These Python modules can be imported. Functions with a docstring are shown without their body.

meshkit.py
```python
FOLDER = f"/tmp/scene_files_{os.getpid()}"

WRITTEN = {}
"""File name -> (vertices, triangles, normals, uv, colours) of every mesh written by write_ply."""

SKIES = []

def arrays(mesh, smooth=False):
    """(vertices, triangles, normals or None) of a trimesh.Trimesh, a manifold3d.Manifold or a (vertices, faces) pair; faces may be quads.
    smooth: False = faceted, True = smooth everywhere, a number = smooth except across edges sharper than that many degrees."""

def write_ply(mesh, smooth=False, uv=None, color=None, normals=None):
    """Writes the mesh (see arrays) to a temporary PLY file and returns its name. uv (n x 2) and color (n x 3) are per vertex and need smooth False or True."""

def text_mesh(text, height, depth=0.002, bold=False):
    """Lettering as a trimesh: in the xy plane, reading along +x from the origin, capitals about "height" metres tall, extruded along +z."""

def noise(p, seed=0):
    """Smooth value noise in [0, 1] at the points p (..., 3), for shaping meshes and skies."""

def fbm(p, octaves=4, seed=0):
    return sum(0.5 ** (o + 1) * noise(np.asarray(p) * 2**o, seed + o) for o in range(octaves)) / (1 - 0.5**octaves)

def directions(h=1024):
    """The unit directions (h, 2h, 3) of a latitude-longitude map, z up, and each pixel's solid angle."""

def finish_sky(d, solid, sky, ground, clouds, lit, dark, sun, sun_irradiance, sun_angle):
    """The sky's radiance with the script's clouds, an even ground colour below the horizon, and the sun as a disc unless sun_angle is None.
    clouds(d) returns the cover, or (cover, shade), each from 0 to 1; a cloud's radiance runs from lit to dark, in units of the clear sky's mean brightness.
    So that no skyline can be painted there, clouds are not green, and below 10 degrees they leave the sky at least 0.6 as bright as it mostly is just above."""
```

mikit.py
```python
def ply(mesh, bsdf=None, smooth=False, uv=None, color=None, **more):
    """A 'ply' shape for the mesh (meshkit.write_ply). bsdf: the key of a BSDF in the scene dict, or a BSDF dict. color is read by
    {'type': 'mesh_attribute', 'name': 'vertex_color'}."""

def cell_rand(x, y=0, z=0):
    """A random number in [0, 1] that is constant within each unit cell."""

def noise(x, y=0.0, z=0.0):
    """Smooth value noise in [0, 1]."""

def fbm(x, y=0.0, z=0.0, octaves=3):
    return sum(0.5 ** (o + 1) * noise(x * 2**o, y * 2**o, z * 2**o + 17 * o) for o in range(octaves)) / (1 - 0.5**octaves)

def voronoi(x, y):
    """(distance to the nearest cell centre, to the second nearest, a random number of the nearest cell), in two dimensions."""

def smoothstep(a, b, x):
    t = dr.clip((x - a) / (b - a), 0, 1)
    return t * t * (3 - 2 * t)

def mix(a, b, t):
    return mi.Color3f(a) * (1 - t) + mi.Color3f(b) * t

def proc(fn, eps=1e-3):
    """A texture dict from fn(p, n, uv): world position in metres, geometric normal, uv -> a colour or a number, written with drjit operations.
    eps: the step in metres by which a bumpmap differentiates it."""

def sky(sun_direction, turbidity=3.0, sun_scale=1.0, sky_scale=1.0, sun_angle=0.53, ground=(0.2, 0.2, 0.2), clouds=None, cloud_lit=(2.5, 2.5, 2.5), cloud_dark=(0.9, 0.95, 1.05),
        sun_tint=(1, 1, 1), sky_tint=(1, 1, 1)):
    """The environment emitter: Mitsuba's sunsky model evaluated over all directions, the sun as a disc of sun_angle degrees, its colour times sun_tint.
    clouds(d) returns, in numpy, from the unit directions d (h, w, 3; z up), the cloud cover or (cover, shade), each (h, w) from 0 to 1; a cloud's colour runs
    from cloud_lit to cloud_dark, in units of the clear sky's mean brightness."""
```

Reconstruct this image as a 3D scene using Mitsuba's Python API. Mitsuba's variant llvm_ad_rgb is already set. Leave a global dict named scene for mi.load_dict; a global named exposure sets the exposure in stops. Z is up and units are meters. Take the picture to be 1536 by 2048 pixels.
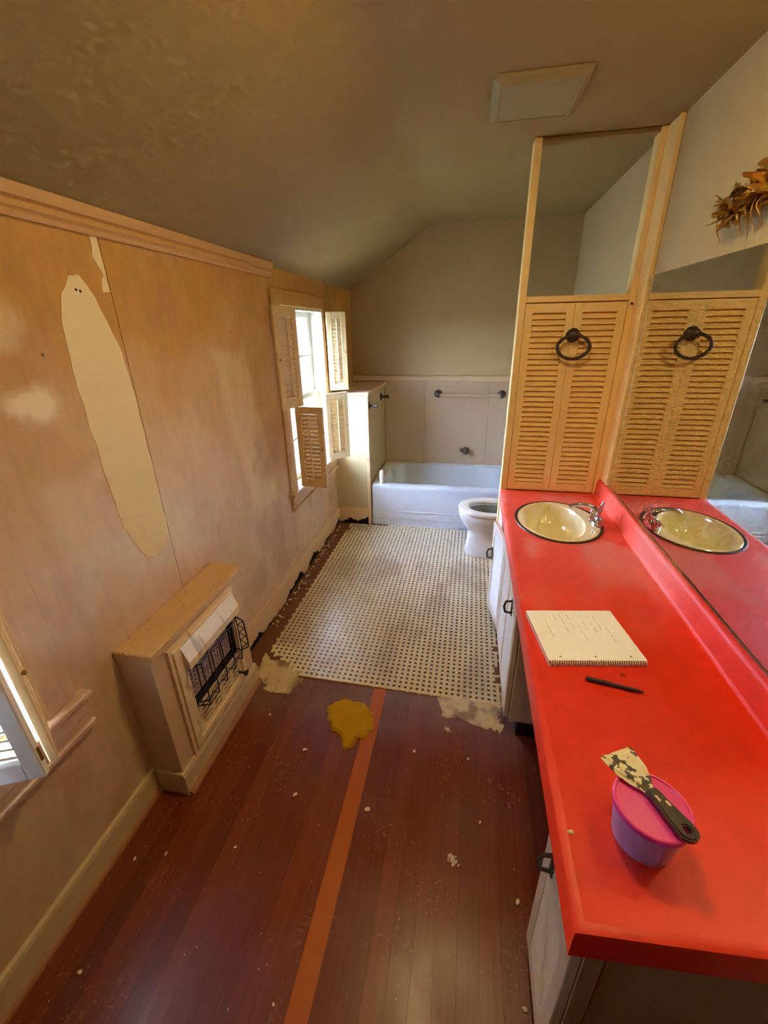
import math
import numpy as np, trimesh, manifold3d, drjit as dr
import mitsuba as mi
import mikit, meshkit
from mikit import noise, fbm, smoothstep, mix, cell_rand
from shapely.geometry import Polygon, Point, box as sbox
from shapely import affinity

T = mi.ScalarTransform4f
PI = math.pi
rng = np.random.default_rng(7)
scene, labels = {}, {}

# ---------------------------------------------------------------- camera, sky, lamps, exposure
CAM = np.array([1.1113, 0.0, 1.6524])
FWD = np.array([-0.17971, 0.89912, -0.39912])
UP = np.array([-0.06037, 0.39488, 0.91675])
scene['camera'] = {'type': 'perspective', 'fov_axis': 'x', 'fov': 2 * math.degrees(math.atan(768 / 847.96)), 'near_clip': 0.01, 'far_clip': 200.0,
                   'to_world': T().look_at(origin=CAM.tolist(), target=(CAM + FWD).tolist(), up=UP.tolist())}
exposure = 1.95
SKY = 104.0
LAMP = 22.0
DOME = 30.0
WARM = np.array([1.0, 0.74, 0.34])
scene['sky'] = mikit.sky((-0.2, -0.7, 0.75), turbidity=4.0, sun_scale=0.0, sky_scale=SKY, ground=(0.25, 0.27, 0.25), sky_tint=(0.68, 0.95, 1.38),
                         clouds=lambda d: (0.55 + 0.0 * d[..., 2], 0.25 + 0.0 * d[..., 2]), cloud_lit=(1.0, 1.12, 1.4), cloud_dark=(0.75, 0.88, 1.15))


# ---------------------------------------------------------------- colours and materials
def c(r, g, b):
    v = np.array([r, g, b]) / 255.0
    return np.where(v < 0.04045, v / 12.92, ((v + 0.055) / 1.055) ** 2.4).tolist()


def mat(name, color, rough=0.6, metallic=0.0, spec=0.5, two=True, **kw):
    tex = color if isinstance(color, dict) else {'type': 'rgb', 'value': list(color)}
    r = rough if isinstance(rough, dict) else float(rough)
    b = {'type': 'principled', 'base_color': tex, 'roughness': r, 'metallic': metallic, 'specular': spec, **kw}
    scene[name] = {'type': 'twosided', 'bsdf': b} if two else b
    return name


def C3(v):
    return mi.Color3f(*v)


PAINT_LAMPLIT, PAINT_DAYLIT, COMPOUND = c(180, 130, 56), c(198, 166, 130), c(222, 200, 152)


def wall_paint(p, n, uv):
    y, z = p.y, p.z
    wob = fbm(y * 7, z * 7, 3.0, octaves=3) - 0.5
    base = mix(PAINT_DAYLIT, PAINT_LAMPLIT, smoothstep(0.5, 1.7, z + wob * 0.5))  # golden lamp light above and pinkish daylight below are painted into the wall
    streak = fbm(y * 16, z * 2.2, 1.0, octaves=3)
    blot = fbm(y * 4.5, z * 3.5, 11.0, octaves=4)
    base = mix(base, c(170, 116, 72), smoothstep(0.50, 0.68, blot) * 0.4)
    base = mix(base, c(196, 160, 104), smoothstep(0.48, 0.30, blot) * 0.35)
    base = base * (0.94 + 0.09 * streak) * (0.95 + 0.10 * noise(y * 90, z * 20, 5.0))

    def soft(cy, cz, hy, hz, feather, lean=0.0):
        dy = dr.abs(y - (cy + lean * (z - cz)) + wob * 0.05) - hy
        dz = dr.abs(z - cz + wob * 0.08) - hz
        return smoothstep(feather, 0.0, dr.maximum(dy, dz))

    scr = 0.6 + 0.4 * fbm(y * 40, z * 12, 9.0, octaves=2)
    m = soft(2.02, 1.16, 0.10, 0.36, 0.09, -0.22) * 0.55 * scr              # thin wiped patch right of the long one
    m = dr.maximum(m, soft(2.12, 0.84, 0.09, 0.09, 0.05) * 0.5 * scr)
    rag_ = 0.35 * (fbm(y * 22, z * 22, 6.0, octaves=3) - 0.5)
    m = dr.maximum(m, smoothstep(0.030, -0.005, dr.sqrt(dr.square((y - 0.935) * 0.6) + dr.square(z - 1.48)) - 0.030 + rag_ * 0.12) * 0.8)      # two small dabs near the left edge
    m = dr.maximum(m, smoothstep(0.05, -0.01, dr.sqrt(dr.square(y - 0.90) + dr.square(z - 1.67)) - 0.045 + rag_ * 0.12) * 0.4)
    m = dr.maximum(m, soft(0.98, 0.95, 0.06, 0.30, 0.08) * 0.25 * scr)
    base = mix(base, COMPOUND, m)
    dirt = smoothstep(0.60, 0.80, fbm(y * 3.1 + 4, z * 3.1, 2.0, octaves=4)) * smoothstep(1.0, 2.2, y) * 0.35
    base = mix(base, c(140, 92, 56), dirt)
    rust = soft(2.30, 1.02, 0.16, 0.10, 0.12) * 0.35 + soft(2.28, 0.42, 0.15, 0.12, 0.15) * 0.35
    base = mix(base, c(150, 98, 58), rust * (0.4 + 0.8 * streak))
    hole = smoothstep(0.006, 0.003, dr.sqrt(dr.square(y - 1.982) + dr.square(z - 1.643)))
    hole = dr.maximum(hole, smoothstep(0.006, 0.003, dr.sqrt(dr.square(y - 1.0) + dr.square(z - 1.601))))
    return mix(base, c(70, 45, 25), hole * 0.8)


CEIL = c(130, 107, 62)


def ceiling_paint(p, n, uv):
    b = fbm(p.x * 3, p.y * 3, p.z * 3, octaves=3)
    return C3(CEIL) * (0.9 + 0.2 * b)


def plank_color(p, n, uv):
    k = dr.floor((p.x - 0.737) / 0.0625)
    r = cell_rand(k, 3, 1)
    g = fbm(p.x * 160, p.y * 5, k * 3.1, octaves=3)
    base = mix(c(98, 30, 4), c(122, 46, 5), 0.15 + 0.7 * r)
    base = base * (0.75 + 0.5 * g)
    worn = smoothstep(0.62, 0.78, fbm(p.x * 5, p.y * 3, 1.0, octaves=4)) * 0.3
    base = mix(base, c(118, 58, 22), worn)
    dust = smoothstep(1.25, 1.5, p.y + 0.25 * (fbm(p.x * 9, p.y * 9, 4.0, octaves=3) - 0.5)) * 0.75
    base = mix(base, c(112, 84, 62), dust * (0.5 + 0.5 * fbm(p.x * 22, p.y * 22, 2.0)))
    speck = smoothstep(0.80, 0.86, noise(p.x * 120, p.y * 120, 3.0)) * smoothstep(0.5, 0.8, noise(p.x * 8, p.y * 8, 7.0)) * 0.18
    return mix(base, c(170, 140, 110), speck) * 0.86


def plank_rough(p, n, uv):
    return 0.22 + 0.25 * fbm(p.x * 6, p.y * 6, 2.0, octaves=3) + 0.3 * smoothstep(1.2, 1.5, p.y)


def tile_color(p, n, uv):
    i = cell_rand(dr.floor(p.x / 0.029), dr.floor(p.y / 0.029), 1)
    grime = smoothstep(0.45, 0.75, fbm(p.x * 4, p.y * 3, 1.0, octaves=4)) * 0.45
    left = smoothstep(0.42, 0.15, p.x + 0.12 * (fbm(p.x * 9, p.y * 5, 6.0) - 0.5)) * smoothstep(1.72, 1.80, p.y) * smoothstep(2.9, 2.0, p.y) * 0.5
    base = C3(c(226, 212, 178)) * (0.92 + 0.10 * i)
    return mix(base, c(150, 112, 76), dr.maximum(grime, left))


def counter_color(p, n, uv):
    d = dr.sqrt(dr.square((p.x - 1.66) * 0.8) + dr.square(p.y - 2.0))
    paler = smoothstep(0.95, 0.25, d) * (0.14 + 0.34 * smoothstep(0.42, 0.68, fbm(p.x * 7, p.y * 5, 1.0, octaves=4)))  # blotchy paler tone, stronger towards the sink
    base = C3(c(222, 50, 18)) * (0.95 + 0.1 * noise(p.x * 30, p.y * 30, 2.0))
    base = mix(base, c(224, 150, 130), paler)
    spot = smoothstep(0.012, 0.005, dr.sqrt(dr.square(p.x - 1.595) + dr.square(p.y - 1.042)))
    return mix(base, c(120, 5, 5), spot * 0.6)


def skim_color(p, n, uv):
    f = fbm(p.x * 14, p.y * 14, 1.0, octaves=4)
    return mix(c(205, 182, 138), c(128, 98, 66), smoothstep(0.42, 0.72, f) * 0.8 + 0.15 * noise(p.x * 90, p.y * 90, 2.0))


def blade_color(p, n, uv):
    f = fbm(p.x * 75, p.y * 75, 3.0, octaves=3)
    return mix(c(236, 224, 178), c(72, 62, 40), smoothstep(0.55, 0.63, f))


def heater_paint(p, n, uv):
    f = fbm(p.y * 30, p.z * 9, 1.0, octaves=3)
    return mix(c(228, 205, 165), c(120, 82, 56), smoothstep(0.62, 0.80, f) * 0.45 + 0.08)


def shelf_color(p, n, uv):
    s = smoothstep(0.90, 0.95, noise(p.x * 190, p.y * 190, 1.0))
    return mix(C3(c(200, 160, 100)) * (0.94 + 0.12 * fbm(p.x * 20, p.y * 6)), c(90, 55, 30), s * 0.8)


mat('mat_wall_paint', mikit.proc(wall_paint), 0.55, spec=0.3)
mat('mat_wall_plain', c(178, 156, 112), 0.6, spec=0.3)
mat('mat_wall_back', c(162, 133, 86), 0.6, spec=0.3)
mat('mat_ceiling', mikit.proc(ceiling_paint), 0.8, spec=0.2)
mat('mat_compound', c(226, 206, 158), 0.8, spec=0.2)
mat('mat_trim', c(184, 138, 72), 0.45)
mat('mat_trim_pale', c(206, 178, 138), 0.45)
mat('mat_baseboard', c(196, 170, 126), 0.5)
mat('mat_board_bare', c(206, 172, 124), 0.7, spec=0.2)
mat('mat_wainscot', c(196, 172, 140), 0.35)
mat('mat_plank', mikit.proc(plank_color), mikit.proc(plank_rough), spec=0.5)
mat('mat_plank_orange', c(168, 78, 20), 0.3)
mat('mat_subfloor', c(60, 30, 18), 0.8)
mat('mat_adhesive', c(104, 62, 40), 0.85, spec=0.2)
mat('mat_tile', mikit.proc(tile_color), 0.28)
mat('mat_dot', c(38, 32, 24), 0.3)
mat('mat_gap', c(24, 18, 20), 0.9, spec=0.1)
mat('mat_cream', c(242, 212, 146), 0.42)
mat('mat_shutter', c(208, 180, 132), 0.42)
mat('mat_white_paint', c(226, 220, 206), 0.4)
mat('mat_counter', mikit.proc(counter_color), 0.42, spec=0.3)
mat('mat_bronze', c(54, 42, 30), 0.4, metallic=0.4)
mat('mat_iron', c(40, 34, 40), 0.5, metallic=0.3)
mat('mat_brass', c(150, 112, 40), 0.3, metallic=0.85)
mat('mat_gold', c(194, 156, 74), 0.36, metallic=0.9)
mat('mat_chrome', c(205, 205, 212), 0.12, metallic=1.0)
mat('mat_porcelain', c(236, 238, 240), 0.08, spec=0.6)
mat('mat_tub', c(224, 238, 254), 0.1, spec=0.6)
mat('mat_seat', c(236, 232, 222), 0.2)
mat('mat_water_shade', c(70, 74, 66), 0.1)  # water coloured dark to stand for the shade down in the bowl
mat('mat_bowl_shade', c(118, 118, 104), 0.2)  # white porcelain darkened: the shade inside the bowl is in this colour
mat('mat_sink', c(246, 238, 192), 0.1, spec=0.6)
mat('mat_paper', c(252, 252, 250), 0.8, spec=0.1)
mat('mat_page_edge', c(222, 216, 226), 0.8, spec=0.1)
mat('mat_ink', c(150, 148, 140), 0.8)
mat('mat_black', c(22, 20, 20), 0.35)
mat('mat_yellow', c(250, 196, 50), 0.6)
mat('mat_lid', c(236, 72, 150), 0.3)
mat('mat_lid_rim', c(186, 70, 186), 0.3)
mat('mat_tub_plastic', c(172, 164, 232), 0.25)
mat('mat_blade', mikit.proc(blade_color), 0.5, spec=0.4)
mat('mat_handle', c(44, 32, 16), 0.22)
mat('mat_heater_paint', mikit.proc(heater_paint), 0.5)
mat('mat_heater_box', c(196, 164, 124), 0.5)
mat('mat_shelf', mikit.proc(shelf_color), 0.4)
mat('mat_ceramic', c(150, 122, 106), 0.9, spec=0.2)
mat('mat_shoe_wood', c(150, 96, 44), 0.45)
mat('mat_pad', c(176, 128, 20), 0.95, spec=0.1)
mat('mat_skim', mikit.proc(skim_color), 0.9, spec=0.1)
mat('mat_chip', c(214, 196, 170), 0.8, spec=0.2)
mat('mat_front', c(74, 54, 38), 0.8)
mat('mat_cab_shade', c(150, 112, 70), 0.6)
mat('mat_vent_grey', c(128, 112, 66), 0.55)
mat('mat_siding', c(176, 198, 210), 0.7)
mat('mat_ground', c(110, 116, 96), 0.9)
scene['mat_mirror'] = {'type': 'twosided', 'bsdf': {'type': 'conductor', 'material': 'none', 'specular_reflectance': {'type': 'rgb', 'value': [0.80, 0.82, 0.80]}}}
scene['mat_pane'] = {'type': 'thindielectric', 'int_ior': 1.5}
scene['mat_bulb_glass'] = {'type': 'dielectric', 'int_ior': 1.5}


# ---------------------------------------------------------------- mesh helpers
def cat(*ms):
    return trimesh.util.concatenate([m for m in ms])


def cbox(x0, x1, y0, y1, z0, z1, b=0.002):
    b = min(b, (x1 - x0) * 0.45, (y1 - y0) * 0.45, (z1 - z0) * 0.45)
    P = []
    for sx in (0, 1):
        for sy in (0, 1):
            for sz in (0, 1):
                X, Y, Z = (x0, x1)[sx], (y0, y1)[sy], (z0, z1)[sz]
                ix, iy, iz = (b, -b)[sx], (b, -b)[sy], (b, -b)[sz]
                P += [(X, Y + iy, Z + iz), (X + ix, Y, Z + iz), (X + ix, Y + iy, Z)]
    return trimesh.convex.convex_hull(np.array(P))


def pbox(x0, x1, y0, y1, z0, z1):
    m = trimesh.creation.box((x1 - x0, y1 - y0, z1 - z0))
    m.apply_translation(((x0 + x1) / 2, (y0 + y1) / 2, (z0 + z1) / 2))
    return m


def frame(o, u, v, w=None):
    """4x4 from local axes u, v, w (columns) at o."""
    u, v = np.array(u, float), np.array(v, float)
    w = np.cross(u, v) if w is None else np.array(w, float)
    M = np.eye(4)
    M[:3, 0], M[:3, 1], M[:3, 2], M[:3, 3] = u, v, w, o
    return M


def moved(m, M):
    m = m.copy()
    m.apply_transform(M)
    return m


def rz(a, o=(0, 0, 0)):
    return frame(o, (math.cos(a), math.sin(a), 0), (-math.sin(a), math.cos(a), 0))


def prism(poly, h0, h1, axis='z'):
    ps = getattr(poly, 'geoms', [poly])
    m = cat(*[trimesh.creation.extrude_polygon(q, h1 - h0, engine='earcut') for q in ps])
    v = m.vertices.copy()
    v[:, 2] += h0
    if axis == 'x':      # poly in (y, z)
        v = v[:, [2, 0, 1]]
    elif axis == 'y':    # poly in (x, z)
        v = v[:, [0, 2, 1]]
        m.faces = m.faces[:, ::-1]
    return trimesh.Trimesh(v, m.faces, process=False)


def tube(pts, r, sides=8, closed=False, caps=True):
    p = np.asarray(pts, float)
    n = len(p)
    r = np.broadcast_to(np.asarray(r, float), (n,))
    t = (np.roll(p, -1, 0) - np.roll(p, 1, 0)) if closed else np.gradient(p, axis=0)
    t /= np.linalg.norm(t, axis=1, keepdims=True) + 1e-12
    a = np.cross(t[0], (0, 0, 1.0) if abs(t[0][2]) < 0.9 else (1.0, 0, 0))
    V = []
    ang = np.arange(sides) * 2 * PI / sides
    for i in range(n):
        a = a - t[i] * (a @ t[i])
        a /= np.linalg.norm(a) + 1e-12
        b = np.cross(t[i], a)
        V.append(p[i] + r[i] * (np.cos(ang)[:, None] * a + np.sin(ang)[:, None] * b))
    V = np.vstack(V)
    F = []
    for i in range(n if closed else n - 1):
        k = (i + 1) % n
        for j in range(sides):
            q = (j + 1) % sides
            F += [[i * sides + j, i * sides + q, k * sides + q], [i * sides + j, k * sides + q, k * sides + j]]
    if caps and not closed:
        V = np.vstack([V, p[0], p[-1]])
        for j in range(sides):
            q = (j + 1) % sides
            F += [[n * sides, q, j], [n * sides + 1, (n - 1) * sides + j, (n - 1) * sides + q]]
    return trimesh.Trimesh(V, np.array(F), process=False)


def loft(rings, cap0=True, cap1=True):
    R = np.array(rings, float)
    k, n = R.shape[:2]
    V = R.reshape(-1, 3)
    F = []
    for i in range(k - 1):
        for j in range(n):
            q = (j + 1) % n
            F += [[i * n + j, i * n + q, (i + 1) * n + q], [i * n + j, (i + 1) * n + q, (i + 1) * n + j]]
    extra = []
    if cap0:
        extra.append(R[0].mean(0))
        e = k * n + len(extra) - 1
        F += [[e, (j + 1) % n, j] for j in range(n)]
    if cap1:
        extra.append(R[-1].mean(0))
        e = k * n + len(extra) - 1
        F += [[e, (k - 1) * n + j, (k - 1) * n + (j + 1) % n] for j in range(n)]
    if extra:
        V = np.vstack([V, extra])
    return trimesh.Trimesh(V, np.array(F), process=False)


def lathe(profile, o=(0, 0, 0), sides=32, axis='z'):
    """profile: (radius, height) from bottom outside up."""
    a = np.arange(sides) * 2 * PI / sides
    m = loft([np.stack([r * np.cos(a), r * np.sin(a), 0 * a + z], 1) for r, z in profile])
    if axis == 'x':
        m.vertices = m.vertices[:, [2, 0, 1]]
    elif axis == '-y':
        m.vertices = np.stack([m.vertices[:, 0], -m.vertices[:, 2], m.vertices[:, 1]], 1)
    m.apply_translation(o)
    return m


def rrect(x0, x1, y0, y1, r, z, n=8):
    P = []
    for cx, cy, a0 in ((x1 - r, y1 - r, 0), (x0 + r, y1 - r, 90), (x0 + r, y0 + r, 180), (x1 - r, y0 + r, 270)):
        for k in range(n):
            a = math.radians(a0 + 90 * k / (n - 1))
            P.append((cx + r * math.cos(a), cy + r * math.sin(a), z))
    return np.array(P)


def ico(o, r, sub=2):
    m = trimesh.creation.icosphere(subdivisions=sub, radius=r)
    m.apply_translation(o)
    return m


# ---------------------------------------------------------------- scene helpers
used = {}


def key_for(name):
    if name not in used:
        used[name] = 0
        return name
    used[name] += 1
    return f'{name}_{used[name]:03d}'


def thing(name, label, category, group=None):
    k = key_for(name)
    labels[k] = {'label': label, 'category': category}
    if group:
        labels[k]['group'] = group
    return k


def part(parent, name, mesh, m, smooth=False, label=None, kind=None, **more):
    k = key_for(f'{parent}__{name}')
    scene[k] = mikit.ply(mesh, m, smooth=smooth, **more)
    if label or kind:
        labels[k] = {}
        if label:
            labels[k]['label'] = label
        if kind:
            labels[k]['kind'] = kind
    return k


def solid(name, mesh, m, label, category, smooth=False, group=None):
    k = thing(name, label, category, group)
    scene[k] = mikit.ply(mesh, m, smooth=smooth)
    return k


def struct(name, mesh=None, m=None, label=None, smooth=False, category=None):
    k = key_for(name)
    labels[k] = {'kind': 'structure'}
    if label:
        labels[k]['label'] = label
    if category:
        labels[k]['category'] = category
    if mesh is not None:
        scene[k] = mikit.ply(mesh, m, smooth=smooth)
    return k


# ================================================================ THE ROOM
YF, YB, XR, ZC, ZK, XK = -1.5, 4.179, 1.916, 2.440, 1.967, 0.748
W1 = (-0.20, 0.643, 0.66, 1.78)       # near window: y0, y1, z0, z1
W2 = (2.55, 3.33, 0.66, 1.78)         # far window
outer = sbox(YF, 0, YB + 0.08, ZK + 0.06)
holes = sbox(*[W1[i] for i in (0, 2, 1, 3)]).union(sbox(*[W2[i] for i in (0, 2, 1, 3)]))
k = struct('wall_left', prism(outer.difference(holes), -0.14, -0.011, 'x'), 'mat_wall_plain', 'knee wall with stained tan panelling, patches and two shuttered windows', category='wall')
seams = [YF, 0.074, 1.294, 2.44, 3.50, YB]
for a, b in zip(seams[:-1], seams[1:]):
    q = sbox(a + 0.0012, 0.0, b - 0.0012, ZK + 0.02).difference(holes)
    part(k, 'panel', prism(q, -0.011, 0.0, 'x'), 'mat_wall_paint')


def blob(cy, cz, pts, jit, seed):
    r = np.random.default_rng(seed)
    P = Polygon(pts).segmentize(0.02)
    xy = np.array(P.exterior.coords)[:-1]
    nn = meshkit.fbm(np.c_[xy * 18, np.full(len(xy), seed)], 3)[:, None] - 0.5
    mm = meshkit.fbm(np.c_[xy * 18 + 40, np.full(len(xy), seed)], 3)[:, None] - 0.5
    return Polygon(xy + jit * np.c_[nn, mm]).buffer(0.004).buffer(-0.004)


# long strip of dried joint compound beside the seam (outline measured on the wall: y, z)
strip = blob(0, 0, [(1.150, 1.80), (1.185, 1.805), (1.225, 1.745), (1.255, 1.66), (1.278, 1.585), (1.286, 1.45), (1.288, 1.25), (1.290, 1.05), (1.290, 0.94),
                    (1.245, 0.905), (1.195, 0.885), (1.160, 0.90), (1.125, 0.96), (1.095, 1.05), (1.083, 1.20), (1.078, 1.35), (1.075, 1.50), (1.078, 1.60), (1.085, 1.68), (1.110, 1.75)], 0.014, 3)
part(k, 'compound_patch', prism(strip, 0.0, 0.0016, 'x'), 'mat_compound', label='long pale patch of joint compound')
strip2 = blob(0, 0, [(1.260, 1.93), (1.284, 1.93), (1.290, 1.77), (1.262, 1.765), (1.266, 1.80), (1.278, 1.815), (1.250, 1.86), (1.262, 1.885)], 0.012, 5)
part(k, 'compound_patch', prism(strip2, 0.0, 0.0018, 'x'), 'mat_compound', label='small white patch on the seam under the crown moulding')
for sgn, yy in ((1, 0.52), (-1, 1.10)):
    pass
part(k, 'nail_hole', cat(*[ico((0.001, y, z), 0.004, 1) for y, z in ((1.163, 1.765), (1.176, 1.762))]), 'mat_iron')

# ceiling: slope + rounded turn + flat, one sheet with stipple
sl = np.array([XK, ZC]) - np.array([0, ZK])
L1 = np.linalg.norm(sl)
prof = []
for t in np.linspace(-0.03, 0.90, 160):
    prof.append((t * sl[0], ZK + t * sl[1]))
p0, p2, p1 = np.array(prof[-1]), np.array([XK + 0.075, ZC]), np.array([XK, ZC])
for t in np.linspace(0, 1, 14)[1:]:
    prof.append(tuple((1 - t) ** 2 * p0 + 2 * t * (1 - t) * p1 + t * t * p2))
for x in np.linspace(XK + 0.075, XR + 0.05, 110)[1:]:
    prof.append((x, ZC))
prof = np.array(prof)
ys = np.concatenate([np.linspace(YF - 0.05, 0.7, 60)[:-1], np.linspace(0.7, 2.6, 340)[:-1], np.linspace(2.6, YB + 0.05, 110)])
X, Y = np.meshgrid(prof[:, 0], ys, indexing='ij')
Z = np.repeat(prof[:, 1:2], len(ys), 1)
pts = np.stack([X, Y, Z], -1)
g = meshkit.noise(pts * 88, 1)
bump = np.clip((g - 0.55) / 0.25, 0, 1) * 0.0019 + 0.0005 * meshkit.fbm(pts * 25, 2, 4)
fade = np.clip((2.5 - Y) / 1.1, 0.12, 1) * np.where(X < XK + 0.3, 1.0, 0.3)
nx, nz = np.where(X < XK, 0.535, 0.0), np.where(X < XK, -0.845, -1.0)
pts[..., 0] += nx * bump * fade
pts[..., 2] += nz * bump * fade
n0, n1 = X.shape
I = np.arange(n0 * n1).reshape(n0, n1)
F = np.concatenate([np.stack([I[:-1, :-1], I[:-1, 1:], I[1:, 1:]], -1).reshape(-1, 3), np.stack([I[:-1, :-1], I[1:, 1:], I[1:, :-1]], -1).reshape(-1, 3)])
struct('ceiling', trimesh.Trimesh(pts.reshape(-1, 3), F, process=False), 'mat_ceiling', 'stippled plaster ceiling sloping down to the knee wall', smooth=True, category='ceiling')
struct('trim_1', prism(Polygon([(0, 1.912), (0.010, 1.912), (0.014, 1.922), (0.012, 1.928), (0.020, 1.934), (0.020, 1.946), (0.016, 1.950), (0.027, 1.955), (0.033, 1.982), (0, 1.985)]), YF, 2.475, 'y'),
       'mat_trim', 'crown moulding along the top of the left wall', category='moulding')

gable = Polygon([(-0.14, 0), (XR + 0.08, 0), (XR + 0.08, ZC + 0.03), (XK, ZC + 0.03), (-0.14, ZK - 0.03)])
kb = struct('wall_back', prism(gable, YB, YB + 0.08, 'y'), 'mat_wall_back', 'plain end wall behind the bathtub', category='wall')
struct('wall_front', prism(gable, YF - 0.08, YF, 'y'), 'mat_front', 'end wall behind the viewer', category='wall')
kr = struct('wall_right', pbox(XR, XR + 0.08, YF - 0.05, YB + 0.05, -0.03, ZC + 0.03), 'mat_wall_plain', 'beige wall behind the vanity mirror', category='wall')
for a, b in ((0.31, 0.7), (0.7, 1.3), (1.3, XR)):
    part(kb, 'wainscot_panel', cbox(a + 0.001, b - 0.001, YB - 0.007, YB + 0.001, 0.30, 1.18, 0.001), 'mat_wainscot')
struct('trim_2', cat(cbox(0.0, XR, YB - 0.022, YB, 1.180, 1.222, 0.005), cbox(0.0, XR, YB - 0.030, YB, 1.218, 1.232, 0.004)), 'mat_trim_pale', 'flat rail over the tub wainscot', category='moulding')

# half-height wall that closes the end of the tub
ks = struct('wall_stub', pbox(-0.005, 0.303, 3.435, YB, 0.07, 1.146), 'mat_wall_plain', 'half height boxed wall at the end of the tub', category='wall')
part(ks, 'cap', cbox(-0.003, 0.318, 3.418, YB - 0.005, 1.146, 1.172, 0.004), 'mat_trim_pale')
part(ks, 'corner_strip', cbox(0.280, 0.309, 3.428, 3.452, 0.0, 1.146, 0.002), 'mat_trim_pale')


def jag(y0, y1, base, amp, seed, axis0=0.0, top=0.16, step=0.009):
    r = np.random.default_rng(seed)
    xs = np.arange(y0, y1 + 1e-6, step)
    h = base + amp * np.clip(meshkit.fbm(np.c_[xs * 9, xs * 0 + seed, xs * 0], 3) * 2.2 - 0.75, 0, 1) + r.uniform(0, 0.012, len(xs)) * (amp > 0)
    return Polygon([(y0, top)] + list(zip(xs, np.minimum(h, top - 0.03))) + [(y1, top)])


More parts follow.
